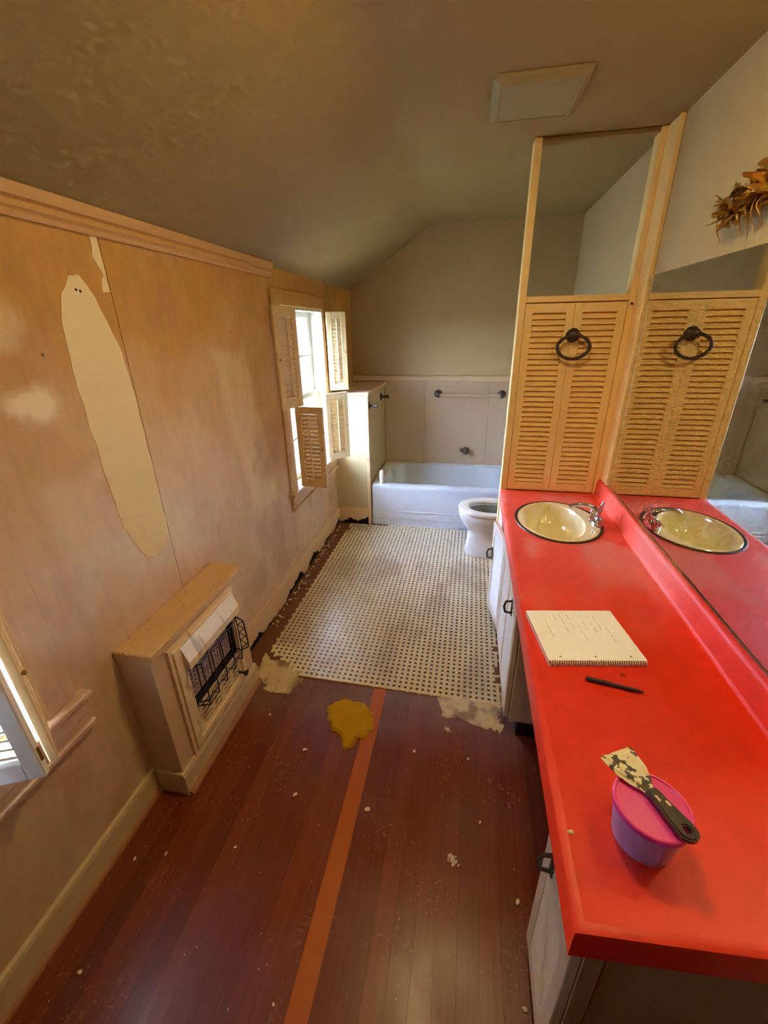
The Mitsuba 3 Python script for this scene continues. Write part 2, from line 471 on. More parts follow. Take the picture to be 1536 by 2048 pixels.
# far baseboard: bottom edge eaten away in the photo
struct('baseboard_left_far', prism(jag(1.50, 3.44, 0.004, 0.075, 11), 0.0, 0.012, 'x'), 'mat_board_bare', 'bare baseboard by the tiles with its lower edge broken away', category='baseboard')
kg = struct('trim_3', cat(pbox(-0.010, 0.0015, 1.55, 3.44, 0.0, 0.10), pbox(0.0, 0.29, 3.430, 3.437, 0.0, 0.10)), 'mat_gap', 'dark gap under the broken baseboard', category='gap')
struct('baseboard_stub', prism(jag(0.002, 0.285, 0.012, 0.07, 23, step=0.007), 3.420, 3.431, 'y'), 'mat_board_bare', 'broken bare board at the foot of the tub end wall', category='baseboard')
struct('baseboard_left', cat(prism(Polygon([(0, 0), (0.016, 0), (0.016, 0.098), (0.012, 0.112), (0, 0.116)]), YF, 0.912, 'y')), 'mat_baseboard', 'cream baseboard under the near window', category='baseboard')
struct('trim_4', prism(Polygon([(0.015, 0), (0.030, 0), (0.029, 0.008), (0.024, 0.015), (0.015, 0.018)]), YF, 0.905, 'y'), 'mat_shoe_wood', 'stained shoe moulding along the near baseboard', category='moulding')

# ---------------------------------------------------------------- floor
kf = struct('floor', pbox(-0.14, XR + 0.06, YF - 0.05, YB + 0.05, -0.06, -0.016), 'mat_subfloor', 'painted board floor with a field of basketweave tile', category='floor')
i0 = int(math.floor((0.0 - 0.737) / 0.0625)) - 0
for i in range(i0, 20):
    x0 = max(0.737 + i * 0.0625, -0.005)
    x1 = min(0.737 + (i + 1) * 0.0625, XR)
    if x1 - x0 < 0.01:
        continue
    orange = i == 0
    dz = 0.0002 * ((i * 7) % 3 - 1)
    y1 = 1.255 if False else 1.552
    m = cbox(x0 + 0.0001, x1 - 0.0001, YF, y1, -0.016, dz, 0.0002)
    part(kf, 'plank', m, 'mat_plank_orange' if orange else 'mat_plank', label='one worn orange plank' if orange else None)
part(kf, 'adhesive_bed', pbox(-0.01, XR, 1.552, 3.46, -0.016, 0.0005), 'mat_adhesive')
# basketweave: square lattice of dots, cells alternately lying and standing tiles
s, w, dt = 0.029, 0.0187, 0.0103
ang = math.radians(-0.8)
ca, sa = math.cos(ang), math.sin(ang)
ox, oy = 0.105, 1.552
lying, standing, dots = [], [], []
ht = 0.006


def edge_l(y, j):
    return 0.10 + 0.012 * math.sin(j * 1.7) * (j % 3 == 0) + (0.25 - (y - 1.56) * 1.6 if y < 1.70 else 0.0) + 0.03 * math.exp(-((y - 3.3) / 0.08) ** 2)


def edge_r(y, j):
    wob = 0.010 * math.sin(j * 2.3) + 0.008 * math.sin(j * 0.7)
    return (1.345 if y < 1.95 else 1.36) + wob * (1 if y < 2.3 else 0.0)


def front(x):
    return 1.560 - 0.0194 * (x - 0.34)


cells = []
for j in range(-1, 66):
    for i in range(45):
        lx, ly = (i + 0.5) * s, (j + 0.5) * s
        x, y = ox + lx * ca - ly * sa * 0.35, oy + lx * sa + ly * ca + 0.006
        if y > 3.43 - (0.03 if x < 0.45 else 0) or y < front(x) - 0.018 or x < edge_l(y, j) or x > edge_r(y, j):
            continue
        cells.append((y, x, i, j))
cells.sort()


def tile_mesh(x, y, lie, h):
    a, b = (w / 2 + dt, w / 2) if lie else (w / 2, w / 2 + dt)
    a, b = a - 0.0006, b - 0.0006
    bz, bb = 0.0009, 0.0009
    m = trimesh.Trimesh(*[np.array(q) for q in (
        [(-a, -b, 0), (a, -b, 0), (a, b, 0), (-a, b, 0), (-a, -b, h - bz), (a, -b, h - bz), (a, b, h - bz), (-a, b, h - bz), (-a + bb, -b + bb, h), (a - bb, -b + bb, h), (a - bb, b - bb, h), (-a + bb, b - bb, h)],
        [(0, 1, 5), (0, 5, 4), (1, 2, 6), (1, 6, 5), (2, 3, 7), (2, 7, 6), (3, 0, 4), (3, 4, 7), (4, 5, 9), (4, 9, 8), (5, 6, 10), (5, 10, 9), (6, 7, 11), (6, 11, 10), (7, 4, 8), (7, 8, 11), (8, 9, 10), (8, 10, 11)])], process=False)
    m.apply_transform(rz(ang, (x, y, 0.0)))
    return m


field, dotm = [], []
for q, (y, x, i, j) in enumerate(cells):
    m = tile_mesh(x, y, (i + j) % 2 == 0, ht + rng.uniform(-0.0003, 0.0003))
    if m.vertices[:, 1].min() < front(x):           # cut along the straight front edge
        v = m.vertices.copy()
        v[:, 1] = np.maximum(v[:, 1], front(v[:, 0]))
        if np.ptp(v[:, 1]) < 0.004:
            continue
        m = trimesh.convex.convex_hull(v)
    if q < 300:
        part(kf, 'tile', m, 'mat_tile')
    else:
        field.append(m)
    dx, dy = s / 2, s / 2
    px_, py_ = x + dx * ca - dy * sa, y + dx * sa + dy * ca
    if px_ < edge_r(py_, j) - 0.01 and front(px_) + 0.006 < py_ < 3.42:
        d = trimesh.creation.box((dt + 0.001, dt + 0.001, ht))
        d.apply_transform(rz(ang, (px_, py_, ht / 2 + 0.0004)))
        dotm.append(d)
part(kf, 'tile_field', cat(*field), 'mat_tile', kind='stuff', label='basketweave tiles too small to tell apart')
part(kf, 'dot_field', cat(*dotm), 'mat_dot', kind='stuff', label='small black dot tiles')
gp = np.array([(x, y) for y, x, i, j in cells])
part(kf, 'grout', prism(sbox(0.20, 1.58, 1.33, 3.40), 0.0006, 0.0036), 'mat_skim')


def patch_mesh(poly, h, seed, res=0.007, edge=0.02):
    """An irregular lumpy slab lying on z = 0 (closed outline measured on the floor)."""
    x0, y0, x1, y1 = poly.bounds
    from shapely import contains_xy, distance, points
    P = trimesh.creation.triangulate_polygon(poly.segmentize(res), engine='earcut')[0]
    gx, gy = np.meshgrid(np.arange(x0, x1 + res, res), np.arange(y0, y1 + res, res), indexing='ij')
    ins = contains_xy(poly, gx, gy)
    dist = distance(points(gx, gy), poly.exterior)
    hh = np.where(ins, h * np.clip(dist / edge, 0.08, 1) * (0.65 + 0.7 * meshkit.fbm(np.stack([gx, gy, gx * 0 + seed], -1) * 55, 3)), 0)
    n0, n1 = gx.shape
    I = np.arange(n0 * n1).reshape(n0, n1)
    ok = ins[:-1, :-1] & ins[1:, :-1] & ins[:-1, 1:] & ins[1:, 1:]
    a, b, c_, d = (q[ok] for q in (I[:-1, :-1], I[1:, :-1], I[1:, 1:], I[:-1, 1:]))
    top = np.stack([gx, gy, hh + 0.0012], -1).reshape(-1, 3)
    m = trimesh.Trimesh(top, np.vstack([np.stack([a, b, c_], 1), np.stack([a, c_, d], 1)]), process=False)
    m.remove_unreferenced_vertices()
    base = prism(poly.buffer(-0.002), -0.001, 0.0016)
    return cat(m, base)


def rag(pts, jit, seed, f=30):
    P = Polygon(pts).segmentize(0.012)
    xy = np.array(P.exterior.coords)[:-1]
    o = np.c_[meshkit.fbm(np.c_[xy * f, xy[:, :1] * 0 + seed], 3), meshkit.fbm(np.c_[xy * f + 31, xy[:, :1] * 0 + seed], 3)] - 0.5
    g = Polygon(xy + jit * o).buffer(0)
    return max(getattr(g, 'geoms', [g]), key=lambda q: q.area)


pl = rag([(0.085, 1.665), (0.26, 1.64), (0.375, 1.56), (0.345, 1.50), (0.355, 1.43), (0.28, 1.435), (0.20, 1.445), (0.10, 1.50)], 0.085, 2, 45)
part(kf, 'skim_patch', patch_mesh(pl, 0.0085, 2, edge=0.06), 'mat_skim', smooth=True, label='pale floor patch by the heater')
pr = rag([(1.062, 1.575), (1.35, 1.600), (1.352, 1.50), (1.350, 1.395), (1.25, 1.40), (1.16, 1.435), (1.065, 1.44), (1.050, 1.50)], 0.085, 4, 45)
part(kf, 'skim_patch', patch_mesh(pr, 0.0085, 4, edge=0.06), 'mat_skim', smooth=True, label='pale floor patch by the vanity')
pp = rag([(0.565, 1.435), (0.62, 1.458), (0.70, 1.452), (0.735, 1.43), (0.775, 1.37), (0.785, 1.32), (0.76, 1.275), (0.725, 1.255), (0.712, 1.215), (0.685, 1.195), (0.655, 1.235), (0.60, 1.285), (0.565, 1.345), (0.545, 1.39)], 0.035, 6)
solid('carpet_pad_scrap', patch_mesh(pp, 0.013, 9, res=0.005, edge=0.012), 'mat_pad', 'mustard yellow scrap of old carpet pad stuck to the red plank floor', 'carpet pad', smooth=False)


# ---------------------------------------------------------------- windows
def window(name, W, label):
    y0, y1, z0, z1 = W
    k = struct(name, None, label=label, category='window')
    xg = -0.075
    part(k, 'jamb', cat(cbox(-0.145, 0.004, y0 - 0.002, y0 + 0.018, z0, z1), cbox(-0.145, 0.004, y1 - 0.018, y1 + 0.002, z0, z1), cbox(-0.145, 0.004, y0, y1, z1 - 0.018, z1 + 0.002)), 'mat_white_paint')
    part(k, 'stool', cbox(-0.145, 0.040, y0 - 0.125, y1 + (0.135 if name == 'window_1' else 0.088), z0 - 0.022, z0 + 0.0, 0.004), 'mat_wall_paint')
    part(k, 'apron', cat(cbox(0.0, 0.024, y0 - 0.115, y1 + (0.128 if name == 'window_1' else 0.085), z0 - 0.075, z0 - 0.024, 0.004), cbox(0.0, 0.018, y0 - 0.115, y1 + (0.122 if name == 'window_1' else 0.085), z0 - 0.105, z0 - 0.077, 0.003), cbox(0.0, 0.030, y0 - 0.115, y1 + (0.128 if name == 'window_1' else 0.085), z0 - 0.128, z0 - 0.106, 0.005)), 'mat_wall_paint')
    part(k, 'casing', cat(cbox(0.0, 0.012, y0 - 0.11, y0 - 0.001, z0, z1 + 0.085, 0.003), cbox(0.0, 0.012, y1 + 0.001, y1 + 0.088 + (0.022 if name == 'window_1' else 0), z0, z1 + 0.085, 0.003), cbox(0.0, 0.012, y0, y1, z1 + 0.001, z1 + 0.085, 0.003)), 'mat_wall_paint')
    zm = (z0 + z1) / 2 - 0.02
    for (a, b, dx) in ((zm - 0.018, z1 - 0.018, -0.03), (z0 + 0.002, zm + 0.018, 0.0)):
        x0, x1 = xg + dx - 0.016, xg + dx + 0.012
        sk = part(k, 'sash', cat(cbox(x0, x1, y0 + 0.018, y0 + 0.065, a, b), cbox(x0, x1, y1 - 0.072, y1 - 0.018, a, b), cbox(x0, x1, y0 + 0.05, y1 - 0.05, b - 0.036, b), cbox(x0, x1, y0 + 0.05, y1 - 0.05, a, a + 0.036)), 'mat_white_paint')
        ym, zc = (y0 + y1) / 2, (a + b) / 2
        part(sk, 'muntin', cat(cbox(x0 + 0.004, x1 - 0.004, ym - 0.011, ym + 0.011, a + 0.03, b - 0.03), cbox(x0 + 0.004, x1 - 0.004, y0 + 0.06, y1 - 0.06, zc - 0.010, zc + 0.010)), 'mat_white_paint')
        for (ya, yb) in ((y0 + 0.066, ym - 0.012), (ym + 0.012, y1 - 0.073)):
            for (za, zb) in ((a + 0.037, zc - 0.011), (zc + 0.011, b - 0.037)):
                xm = (x0 + x1) / 2
                part(sk, 'pane', trimesh.Trimesh(np.array([(xm, ya, za), (xm, yb, za), (xm, yb, zb), (xm, ya, zb)]), np.array([(0, 1, 2), (0, 2, 3)]), process=False), 'mat_pane')
    return k


window('window_1', W1, 'near window at the left edge of the photo')
window('window_2', W2, 'far window beside the tub wall')


# ---------------------------------------------------------------- louvered leaves
def louvers(u0, u1, z0, z1, n, tilt, depth=0.026, th=0.005):
    """slats along u between z0 and z1, local frame (u, v, z); tilt about u."""
    out = []
    for i in range(n):
        z = z0 + (i + 0.5) * (z1 - z0) / n
        m = trimesh.convex.convex_hull(np.array([(uu, vv, zz) for uu in (u0, u1) for vv, zz in ((-depth / 2, 0), (-depth / 2 + 0.004, th / 2), (depth / 2 - 0.004, th / 2), (depth / 2, 0), (depth / 2 - 0.004, -th / 2), (-depth / 2 + 0.004, -th / 2))]))
        ct, st = math.cos(tilt), math.sin(tilt)
        m.apply_transform(frame((0, 0, z), (1, 0, 0), (0, ct, st)))
        out.append(m)
    return out


def shutter(label, hinge, end, z0, z1, n=16, rod=1, tilt=1.12, m='mat_shutter', group='louvered shutters of the left wall windows'):
    k = thing('shutter', label, 'shutter', group)
    h, e = np.array(hinge, float), np.array(end, float)
    L = np.linalg.norm(e - h)
    u = (e - h) / L
    M = frame((h[0], h[1], 0), (u[0], u[1], 0), (-u[1], u[0], 0))
    t, sw = 0.010, 0.040
    for a, b in ((0, sw), (L - sw, L)):
        part(k, 'stile', moved(cbox(a, b, -t, t, z0, z1, 0.003), M), m)
    for a, b in ((z1 - 0.045, z1), (z0, z0 + 0.055)):
        part(k, 'rail', moved(cbox(sw - 0.001, L - sw + 0.001, -t + 0.001, t - 0.001, a, b, 0.002), M), m)
    for q in louvers(sw - 0.003, L - sw + 0.003, z0 + 0.058, z1 - 0.048, n, tilt * rod, depth=0.036):
        part(k, 'slat', moved(q, M), m)
    part(k, 'tilt_rod', moved(cbox(L / 2 - 0.005, L / 2 + 0.005, rod * 0.018 - 0.005, rod * 0.018 + 0.005, z0 + 0.065, z1 - 0.055, 0.002), M), m)
    for z in (z0 + 0.07, z1 - 0.07):
        part(k, 'hinge', moved(cbox(-0.004, 0.004, -0.004, 0.004, z - 0.022, z + 0.022, 0.002), M), 'mat_brass')
    part(k, 'knob', moved(ico((L - 0.015, rod * 0.016, (z0 + z1) / 2), 0.006, 1), M), 'mat_brass', smooth=True)
    return k


shutter('cream louvered shutter folded back at the upper left of the far window', (0.095, 2.555), (0.030, 2.382), 1.212, 1.772, n=17, rod=1)
shutter('cream louvered shutter at the upper right of the far window, beside the tub wall', (0.032, 3.325), (0.160, 3.402), 1.200, 1.766, n=17, rod=-1)
shutter('cream louvered shutter standing out at the lower left of the far window', (0.040, 2.556), (0.226, 2.540), 0.675, 1.206, n=16, rod=-1)
shutter('cream louvered shutter at the lower right of the far window, above the tub end wall', (0.035, 3.165), (0.165, 3.320), 0.672, 1.196, n=16, rod=-1)
shutter('white louvered shutter turned into the opening of the near window', (0.165, 0.522), (-0.048, 0.430), 0.672, 1.206, n=16, rod=1, tilt=0.9, m='mat_white_paint')
shutter('white louvered shutter seen edge-on at the near window jamb', (0.020, 0.638), (0.150, 0.552), 0.672, 1.206, n=16, rod=1, m='mat_shutter')

for a, b, z0, z1, tl, l in ((-0.185, 0.0, 0.672, 1.206, 1.12, 'unseen white shutter added to cut light at the lower near part of the near window, leftmost'), (0.005, 0.190, 0.672, 1.206, 1.12, 'unseen white shutter added to cut light at the lower middle of the near window'),
                        (-0.185, 0.0, 1.212, 1.766, 1.12, 'unseen white shutter added to cut light at the upper near window, leftmost'), (0.005, 0.200, 1.212, 1.766, 1.12, 'unseen white shutter added to cut light at the upper near window, second from left'),
                        (0.205, 0.410, 1.212, 1.766, 1.12, 'unseen white shutter added to cut light at the upper near window, third from left'), (0.415, 0.625, 1.212, 1.766, 1.12, 'unseen white shutter added to cut light at the upper near window beside its far jamb'),
                        (0.196, 0.408, 0.672, 1.206, 0.0, 'unseen white shutter with open slats added to dim the lower near window, next to the turned one')):
    shutter(l, (-0.012, a), (0.02 if 'open slats' in l else -0.012, b), z0, z1, n=16, rod=-1, tilt=tl, m='mat_white_paint')  # leaves out of view, added to hold back daylight from the near window

# ---------------------------------------------------------------- wall heater in its painted box
k = thing('wall_heater', 'gas wall heater in a painted wooden box with shelf top, below the long wall patch', 'heater')
part(k, 'box', cat(pbox(0.0, 0.128, 0.914, 0.945, 0.0, 0.652), pbox(0.0, 0.128, 1.455, 1.486, 0.0, 0.652), pbox(0.112, 0.130, 0.914, 1.005, 0.0, 0.652), pbox(0.112, 0.130, 1.395, 1.486, 0.0, 0.652),
                   pbox(0.112, 0.130, 1.0, 1.4, 0.0, 0.125), pbox(0.112, 0.130, 1.0, 1.4, 0.618, 0.652)), 'mat_heater_box')
part(k, 'shelf', cbox(0.001, 0.146, 0.908, 1.502, 0.652, 0.682, 0.003), 'mat_shelf', label='wooden shelf top')
part(k, 'plinth', cat(prism(Polygon([(0.128, 0), (0.143, 0), (0.143, 0.095), (0.138, 0.112), (0.128, 0.116)]), 0.902, 1.498, 'y'), cbox(0.017, 0.130, 0.902, 0.915, 0.0, 0.114, 0.003)), 'mat_baseboard')
part(k, 'shoe', prism(Polygon([(0.143, 0), (0.160, 0), (0.158, 0.010), (0.152, 0.017), (0.143, 0.019)]), 0.906, 1.498, 'y'), 'mat_shoe_wood', label='stained shoe moulding')
rim = Polygon([(0.985, 0.122), (1.412, 0.122), (1.412, 0.632), (0.985, 0.632)]).difference(sbox(1.055, 0.175, 1.372, 0.585))
part(k, 'grille_frame', cat(prism(rim, 0.120, 0.142, 'x'), prism(sbox(1.0, 0.14, 1.397, 0.615).difference(sbox(1.035, 0.165, 1.380, 0.590)), 0.141, 0.150, 'x')), 'mat_heater_paint', label='chipped white metal frame')
hood = prism(Polygon([(0.128, 0.612), (0.150, 0.608), (0.174, 0.545), (0.174, 0.515), (0.168, 0.515), (0.150, 0.545), (0.128, 0.560)]), 1.035, 1.392, 'y')
part(k, 'hood', hood, 'mat_heater_paint')
part(k, 'firebox', cat(pbox(0.060, 0.066, 1.05, 1.375, 0.29, 0.60), pbox(0.060, 0.135, 1.05, 1.056, 0.29, 0.60), pbox(0.060, 0.135, 1.369, 1.375, 0.29, 0.60), pbox(0.06, 0.14, 1.05, 1.375, 0.54, 0.546), pbox(0.06, 0.14, 1.05, 1.375, 0.29, 0.296)), 'mat_iron')
part(k, 'heat_deflector', prism(Polygon([(0.07, 0.545), (0.150, 0.535), (0.150, 0.500), (0.146, 0.498), (0.146, 0.525), (0.07, 0.535)]), 1.06, 1.365, 'y'), 'mat_iron')
for i in range(4):
    yc = 1.095 + i * 0.078
    q = sbox(yc - 0.034, 0.315, yc + 0.034, 0.510)
    hl = [Point(yc + a, z).buffer(0.006, 4) for a in (-0.02, 0.0, 0.02) for z in np.arange(0.335, 0.50, 0.022)]
    for hh in hl:
        q = q.difference(hh)
    part(k, 'radiant', prism(q, 0.100, 0.112, 'x'), 'mat_ceramic', label='ceramic radiant')
plate = sbox(1.056, 0.165, 1.371, 0.300)
slots = []
for yc in (1.105, 1.180, 1.255, 1.330):
    for i in range(5):
        z = 0.186 + i * 0.0235
        slots.append(Polygon([(yc - 0.026, z - 0.0045), (yc + 0.026, z - 0.0045), (yc + 0.026, z + 0.0045), (yc - 0.026, z + 0.0045)]))
for q in slots:
    plate = plate.difference(q)
part(k, 'vent_plate', prism(plate, 0.1375, 0.140, 'x'), 'mat_heater_paint', label='white plate with rows of slots')
part(k, 'vent_back', pbox(0.100, 0.104, 1.056, 1.371, 0.165, 0.300), 'mat_gap')
xg = 0.178
for z in (0.500, 0.322):
    pts = [(0.142, 1.062, z), (0.165, 1.066, z), (xg, 1.080, z), (xg, 1.350, z), (0.165, 1.362, z), (0.142, 1.366, z)]
    part(k, 'guard_wire', tube(pts, 0.0028, 6), 'mat_iron')
for i in range(5):
    y = 1.085 + i * 0.066
    part(k, 'guard_wire', tube([(xg, y, 0.502), (xg + 0.002, y, 0.42), (xg, y + 0.002, 0.320), (xg - 0.004, y, 0.285), (0.142, y, 0.280)], 0.0026, 6), 'mat_iron')
zs = np.linspace(0.50, 0.33, 9)
part(k, 'guard_wire', tube([(0.150 + (0.045 if i % 2 else 0.018), 1.368 + 0.004 * (i % 2), z) for i, z in enumerate(zs)], 0.0026, 6), 'mat_iron')
part(k, 'guard_wire', tube([(0.160, 1.366, 0.50), (0.198, 1.366, 0.485), (0.203, 1.368, 0.40), (0.203, 1.368, 0.34), (0.16, 1.366, 0.315)], 0.0032, 6), 'mat_iron')
for z in (0.325, 0.305):
    part(k, 'guard_wire', tube([(0.14, 1.058, z), (0.17, 1.062, z), (0.182, 1.085, z - 0.01), (0.176, 1.11, z - 0.014)], 0.0026, 6), 'mat_iron')
part(k, 'valve_knob', cat(lathe([(0.006, 0), (0.006, 0.03), (0.012, 0.032), (0.012, 0.042)], (0.140, 1.352, 0.195), 12, 'x'), tube([(0.178, 1.335, 0.195), (0.178, 1.370, 0.200)], 0.004, 6)), 'mat_iron')
part(k, 'screw', ico((0.143, 1.013, 0.545), 0.006, 1), 'mat_iron', smooth=True)

# ---------------------------------------------------------------- bathtub
X0, X1, Y0, Y1, ZR = 0.312, XR - 0.006, 3.424, YB - 0.009, 0.385
k = thing('bathtub', 'white cast iron bathtub built in along the back wall', 'bathtub')
rings = [rrect(X0, X1, Y0 + 0.004, Y1, 0.025, 0.006), rrect(X0, X1, Y0 + 0.004, Y1, 0.03, 0.05), rrect(X0, X1, Y0 + 0.012, Y1, 0.035, 0.30), rrect(X0, X1, Y0 + 0.004, Y1, 0.04, 0.345), rrect(X0, X1, Y0, Y1, 0.045, 0.362),
         rrect(X0 + 0.004, X1 - 0.004, Y0 + 0.006, Y1 - 0.004, 0.045, ZR - 0.006), rrect(X0 + 0.015, X1 - 0.015, Y0 + 0.02, Y1 - 0.012, 0.05, ZR),
         rrect(X0 + 0.06, X1 - 0.06, Y0 + 0.075, Y1 - 0.045, 0.13, ZR), rrect(X0 + 0.075, X1 - 0.075, Y0 + 0.09, Y1 - 0.058, 0.14, ZR - 0.012),
         rrect(X0 + 0.11, X1 - 0.11, Y0 + 0.115, Y1 - 0.085, 0.15, 0.20), rrect(X0 + 0.16, X1 - 0.16, Y0 + 0.15, Y1 - 0.12, 0.15, 0.09), rrect(X0 + 0.23, X1 - 0.23, Y0 + 0.21, Y1 - 0.18, 0.14, 0.065)]
part(k, 'shell', loft(rings, cap0=True, cap1=True), 'mat_tub', smooth=35)
for z, r in ((0.142, 0.006), (0.110, 0.006), (0.078, 0.007)):
    part(k, 'apron_rib', tube([(X0 + 0.06, Y0 + 0.011, z), (X0 + 0.09, Y0 + 0.008, z), (X1 - 0.05, Y0 + 0.008, z)], r, 8), 'mat_tub', smooth=True)
part(k, 'drain', lathe([(0.025, 0.066), (0.03, 0.069), (0.0, 0.07)], (1.5, 3.80, 0), 20), 'mat_chrome', smooth=40)

k = thing('tub_valve', 'bronze valve handle on the wainscot above the tub', 'faucet')
part(k, 'escutcheon', lathe([(0.030, 0), (0.030, 0.006), (0.022, 0.014), (0.010, 0.016), (0.010, 0.045)], (1.115, YB - 0.0075, 0.525), 24, '-y'), 'mat_bronze', smooth=40)
part(k, 'handle', cat(tube([(1.056, YB - 0.055, 0.537), (1.09, YB - 0.055, 0.533), (1.115, YB - 0.055, 0.528), (1.140, YB - 0.055, 0.522)], [0.014, 0.016, 0.024, 0.018], 10), ico((1.118, YB - 0.052, 0.524), 0.033, 2)), 'mat_bronze', smooth=True)

k = thing('towel_bar', 'towel bar with pale rod and dark round posts on the wainscot over the tub', 'towel bar')
for x in (0.825, 1.413):
    part(k, 'post', lathe([(0.036, 0), (0.036, 0.006), (0.028, 0.014), (0.016, 0.020), (0.014, 0.060), (0.019, 0.066), (0.018, 0.078), (0.0, 0.082)], (x, YB - 0.0075, 1.066), 24, '-y'), 'mat_bronze', smooth=40, label='dark round post')
part(k, 'rod', tube([(0.83, YB - 0.062, 1.060), (1.408, YB - 0.062, 1.060)], 0.0125, 16), 'mat_wainscot', smooth=40)
for y, l in ((3.475, 'dark bronze towel bar post without its rod, on the stub wall nearer the room'), (3.985, 'dark bronze towel bar post without its rod, on the stub wall nearer the back')):
    k = thing('bar_post', l, 'towel bar post', 'posts of the missing towel bar')
    part(k, 'backplate', lathe([(0.034, 0), (0.034, 0.005), (0.020, 0.012)], (0.303, y, 1.06), 20, 'x'), 'mat_bronze', smooth=40)
    part(k, 'arm', lathe([(0.012, 0.01), (0.009, 0.03), (0.013, 0.040), (0.010, 0.05), (0.014, 0.062), (0.015, 0.074), (0.0, 0.078)], (0.303, y, 1.06), 16, 'x'), 'mat_bronze', smooth=40)
solid('cardboard_tube', loft([np.stack([r * np.cos(a_), r * np.sin(a_), 0 * a_ + z], 1) + np.array([0.400, 3.480, 0]) for a_ in [np.arange(24) * 2 * PI / 24] for r, z in ((0.0, 0.3862), (0.019, 0.3862), (0.019, 0.503), (0.016, 0.503), (0.016, 0.40))], cap0=False),
      'mat_seat', 'small white tube standing on the front corner of the tub rim', 'tube', smooth=40)

# ---------------------------------------------------------------- toilet, facing left
k = thing('toilet', 'white toilet with its seat down, beyond the vanity in front of the tub', 'toilet')
TC = 3.045
A = np.arange(48) * 2 * PI / 48


def egg(xf, xb, hw, z, p=1.0):
    """plan outline: front (low x) rounded, back squarer."""
    cx = xf + 0.50 * (xb - xf)
    ca_, sa_ = np.cos(A), np.sin(A)
    ex = np.where(ca_ < 0, np.abs(ca_), np.abs(ca_) ** 0.75)
    x = np.where(ca_ < 0, cx - (cx - xf) * ex, cx + (xb - cx) * ex)
    y = TC + hw * np.sign(sa_) * np.abs(sa_) ** np.where(ca_ < 0, 0.92, 0.75)
    return np.stack([x, y, 0 * x + z], 1)


bowl = [egg(1.150, 1.66, 0.128, 0.008), egg(1.148, 1.66, 0.130, 0.03), egg(1.156, 1.64, 0.118, 0.10), egg(1.168, 1.63, 0.108, 0.17), egg(1.160, 1.63, 0.116, 0.215), egg(1.128, 1.64, 0.145, 0.26), egg(1.100, 1.65, 0.172, 0.31), egg(1.092, 1.66, 0.180, 0.345), egg(1.092, 1.66, 0.181, 0.368), egg(1.098, 1.655, 0.176, 0.374),
        egg(1.16, 1.50, 0.120, 0.374), egg(1.165, 1.495, 0.116, 0.366)]
part(k, 'bowl', loft(bowl, True, False), 'mat_porcelain', smooth=40)
part(k, 'bowl_interior', loft([egg(1.166, 1.494, 0.115, 0.366), egg(1.17, 1.49, 0.112, 0.35), egg(1.20, 1.47, 0.095, 0.26), egg(1.25, 1.42, 0.06, 0.20)], False, True), 'mat_bowl_shade', smooth=40, label='inside of the bowl with shade put into its grey')
seat = [egg(1.088, 1.56, 0.183, 0.378), egg(1.084, 1.56, 0.186, 0.386), egg(1.088, 1.56, 0.183, 0.397), egg(1.105, 1.55, 0.170, 0.402), egg(1.155, 1.51, 0.122, 0.399), egg(1.162, 1.50, 0.116, 0.390), egg(1.162, 1.50, 0.116, 0.378)]
part(k, 'seat', loft(seat + [seat[0]], False, False), 'mat_seat', smooth=40)
part(k, 'water', trimesh.Trimesh(np.vstack([egg(1.212, 1.46, 0.085, 0.235), [[1.33, TC, 0.235]]]), np.array([[48, j, (j + 1) % 48] for j in range(48)]), process=False), 'mat_water_shade')
part(k, 'tank', loft([rrect(1.68, 1.895, TC - 0.21, TC + 0.21, 0.03, z) for z in (0.37, 0.72)]), 'mat_porcelain', smooth=40)
part(k, 'tank_lid', loft([rrect(1.668, 1.900, TC - 0.222, TC + 0.222, 0.03, z) for z in (0.721, 0.748)] + [rrect(1.676, 1.892, TC - 0.214, TC + 0.214, 0.03, 0.756)]), 'mat_porcelain', smooth=40)
part(k, 'bolt_cap', ico((1.42, TC - 0.128, 0.022), 0.014, 2), 'mat_porcelain', smooth=True)
part(k, 'tank_neck', loft([rrect(1.56, 1.72, TC - 0.12, TC + 0.12, 0.03, z) for z in (0.10, 0.372)]), 'mat_porcelain', smooth=40)

# ---------------------------------------------------------------- louvered partition
k = thing('partition', 'cream louvered partition with open top between the vanity and the toilet', 'partition')
YP = 2.555
part(k, 'post', cbox(1.338, 1.374, YP - 0.004, YP + 0.075, 0.0, ZC - 0.002, 0.003), 'mat_cream')
part(k, 'post', cbox(1.868, 1.914, YP - 0.004, YP + 0.075, 0.0, ZC - 0.002, 0.003), 'mat_cream')
part(k, 'top_rail', cbox(1.374, 1.868, YP - 0.008, YP + 0.075, 1.757, 1.786, 0.003), 'mat_cream')
part(k, 'header', cbox(1.374, 1.868, YP + 0.004, YP + 0.07, ZC - 0.020, ZC - 0.002, 0.002), 'mat_ceiling')
part(k, 'lower_panel', cbox(1.374, 1.868, YP + 0.02, YP + 0.04, 0.0, 0.722, 0.002), 'mat_cream')
part(k, 'back_panel', cbox(1.374, 1.868, YP + 0.040, YP + 0.055, 0.722, 1.757, 0.002), 'mat_cream')
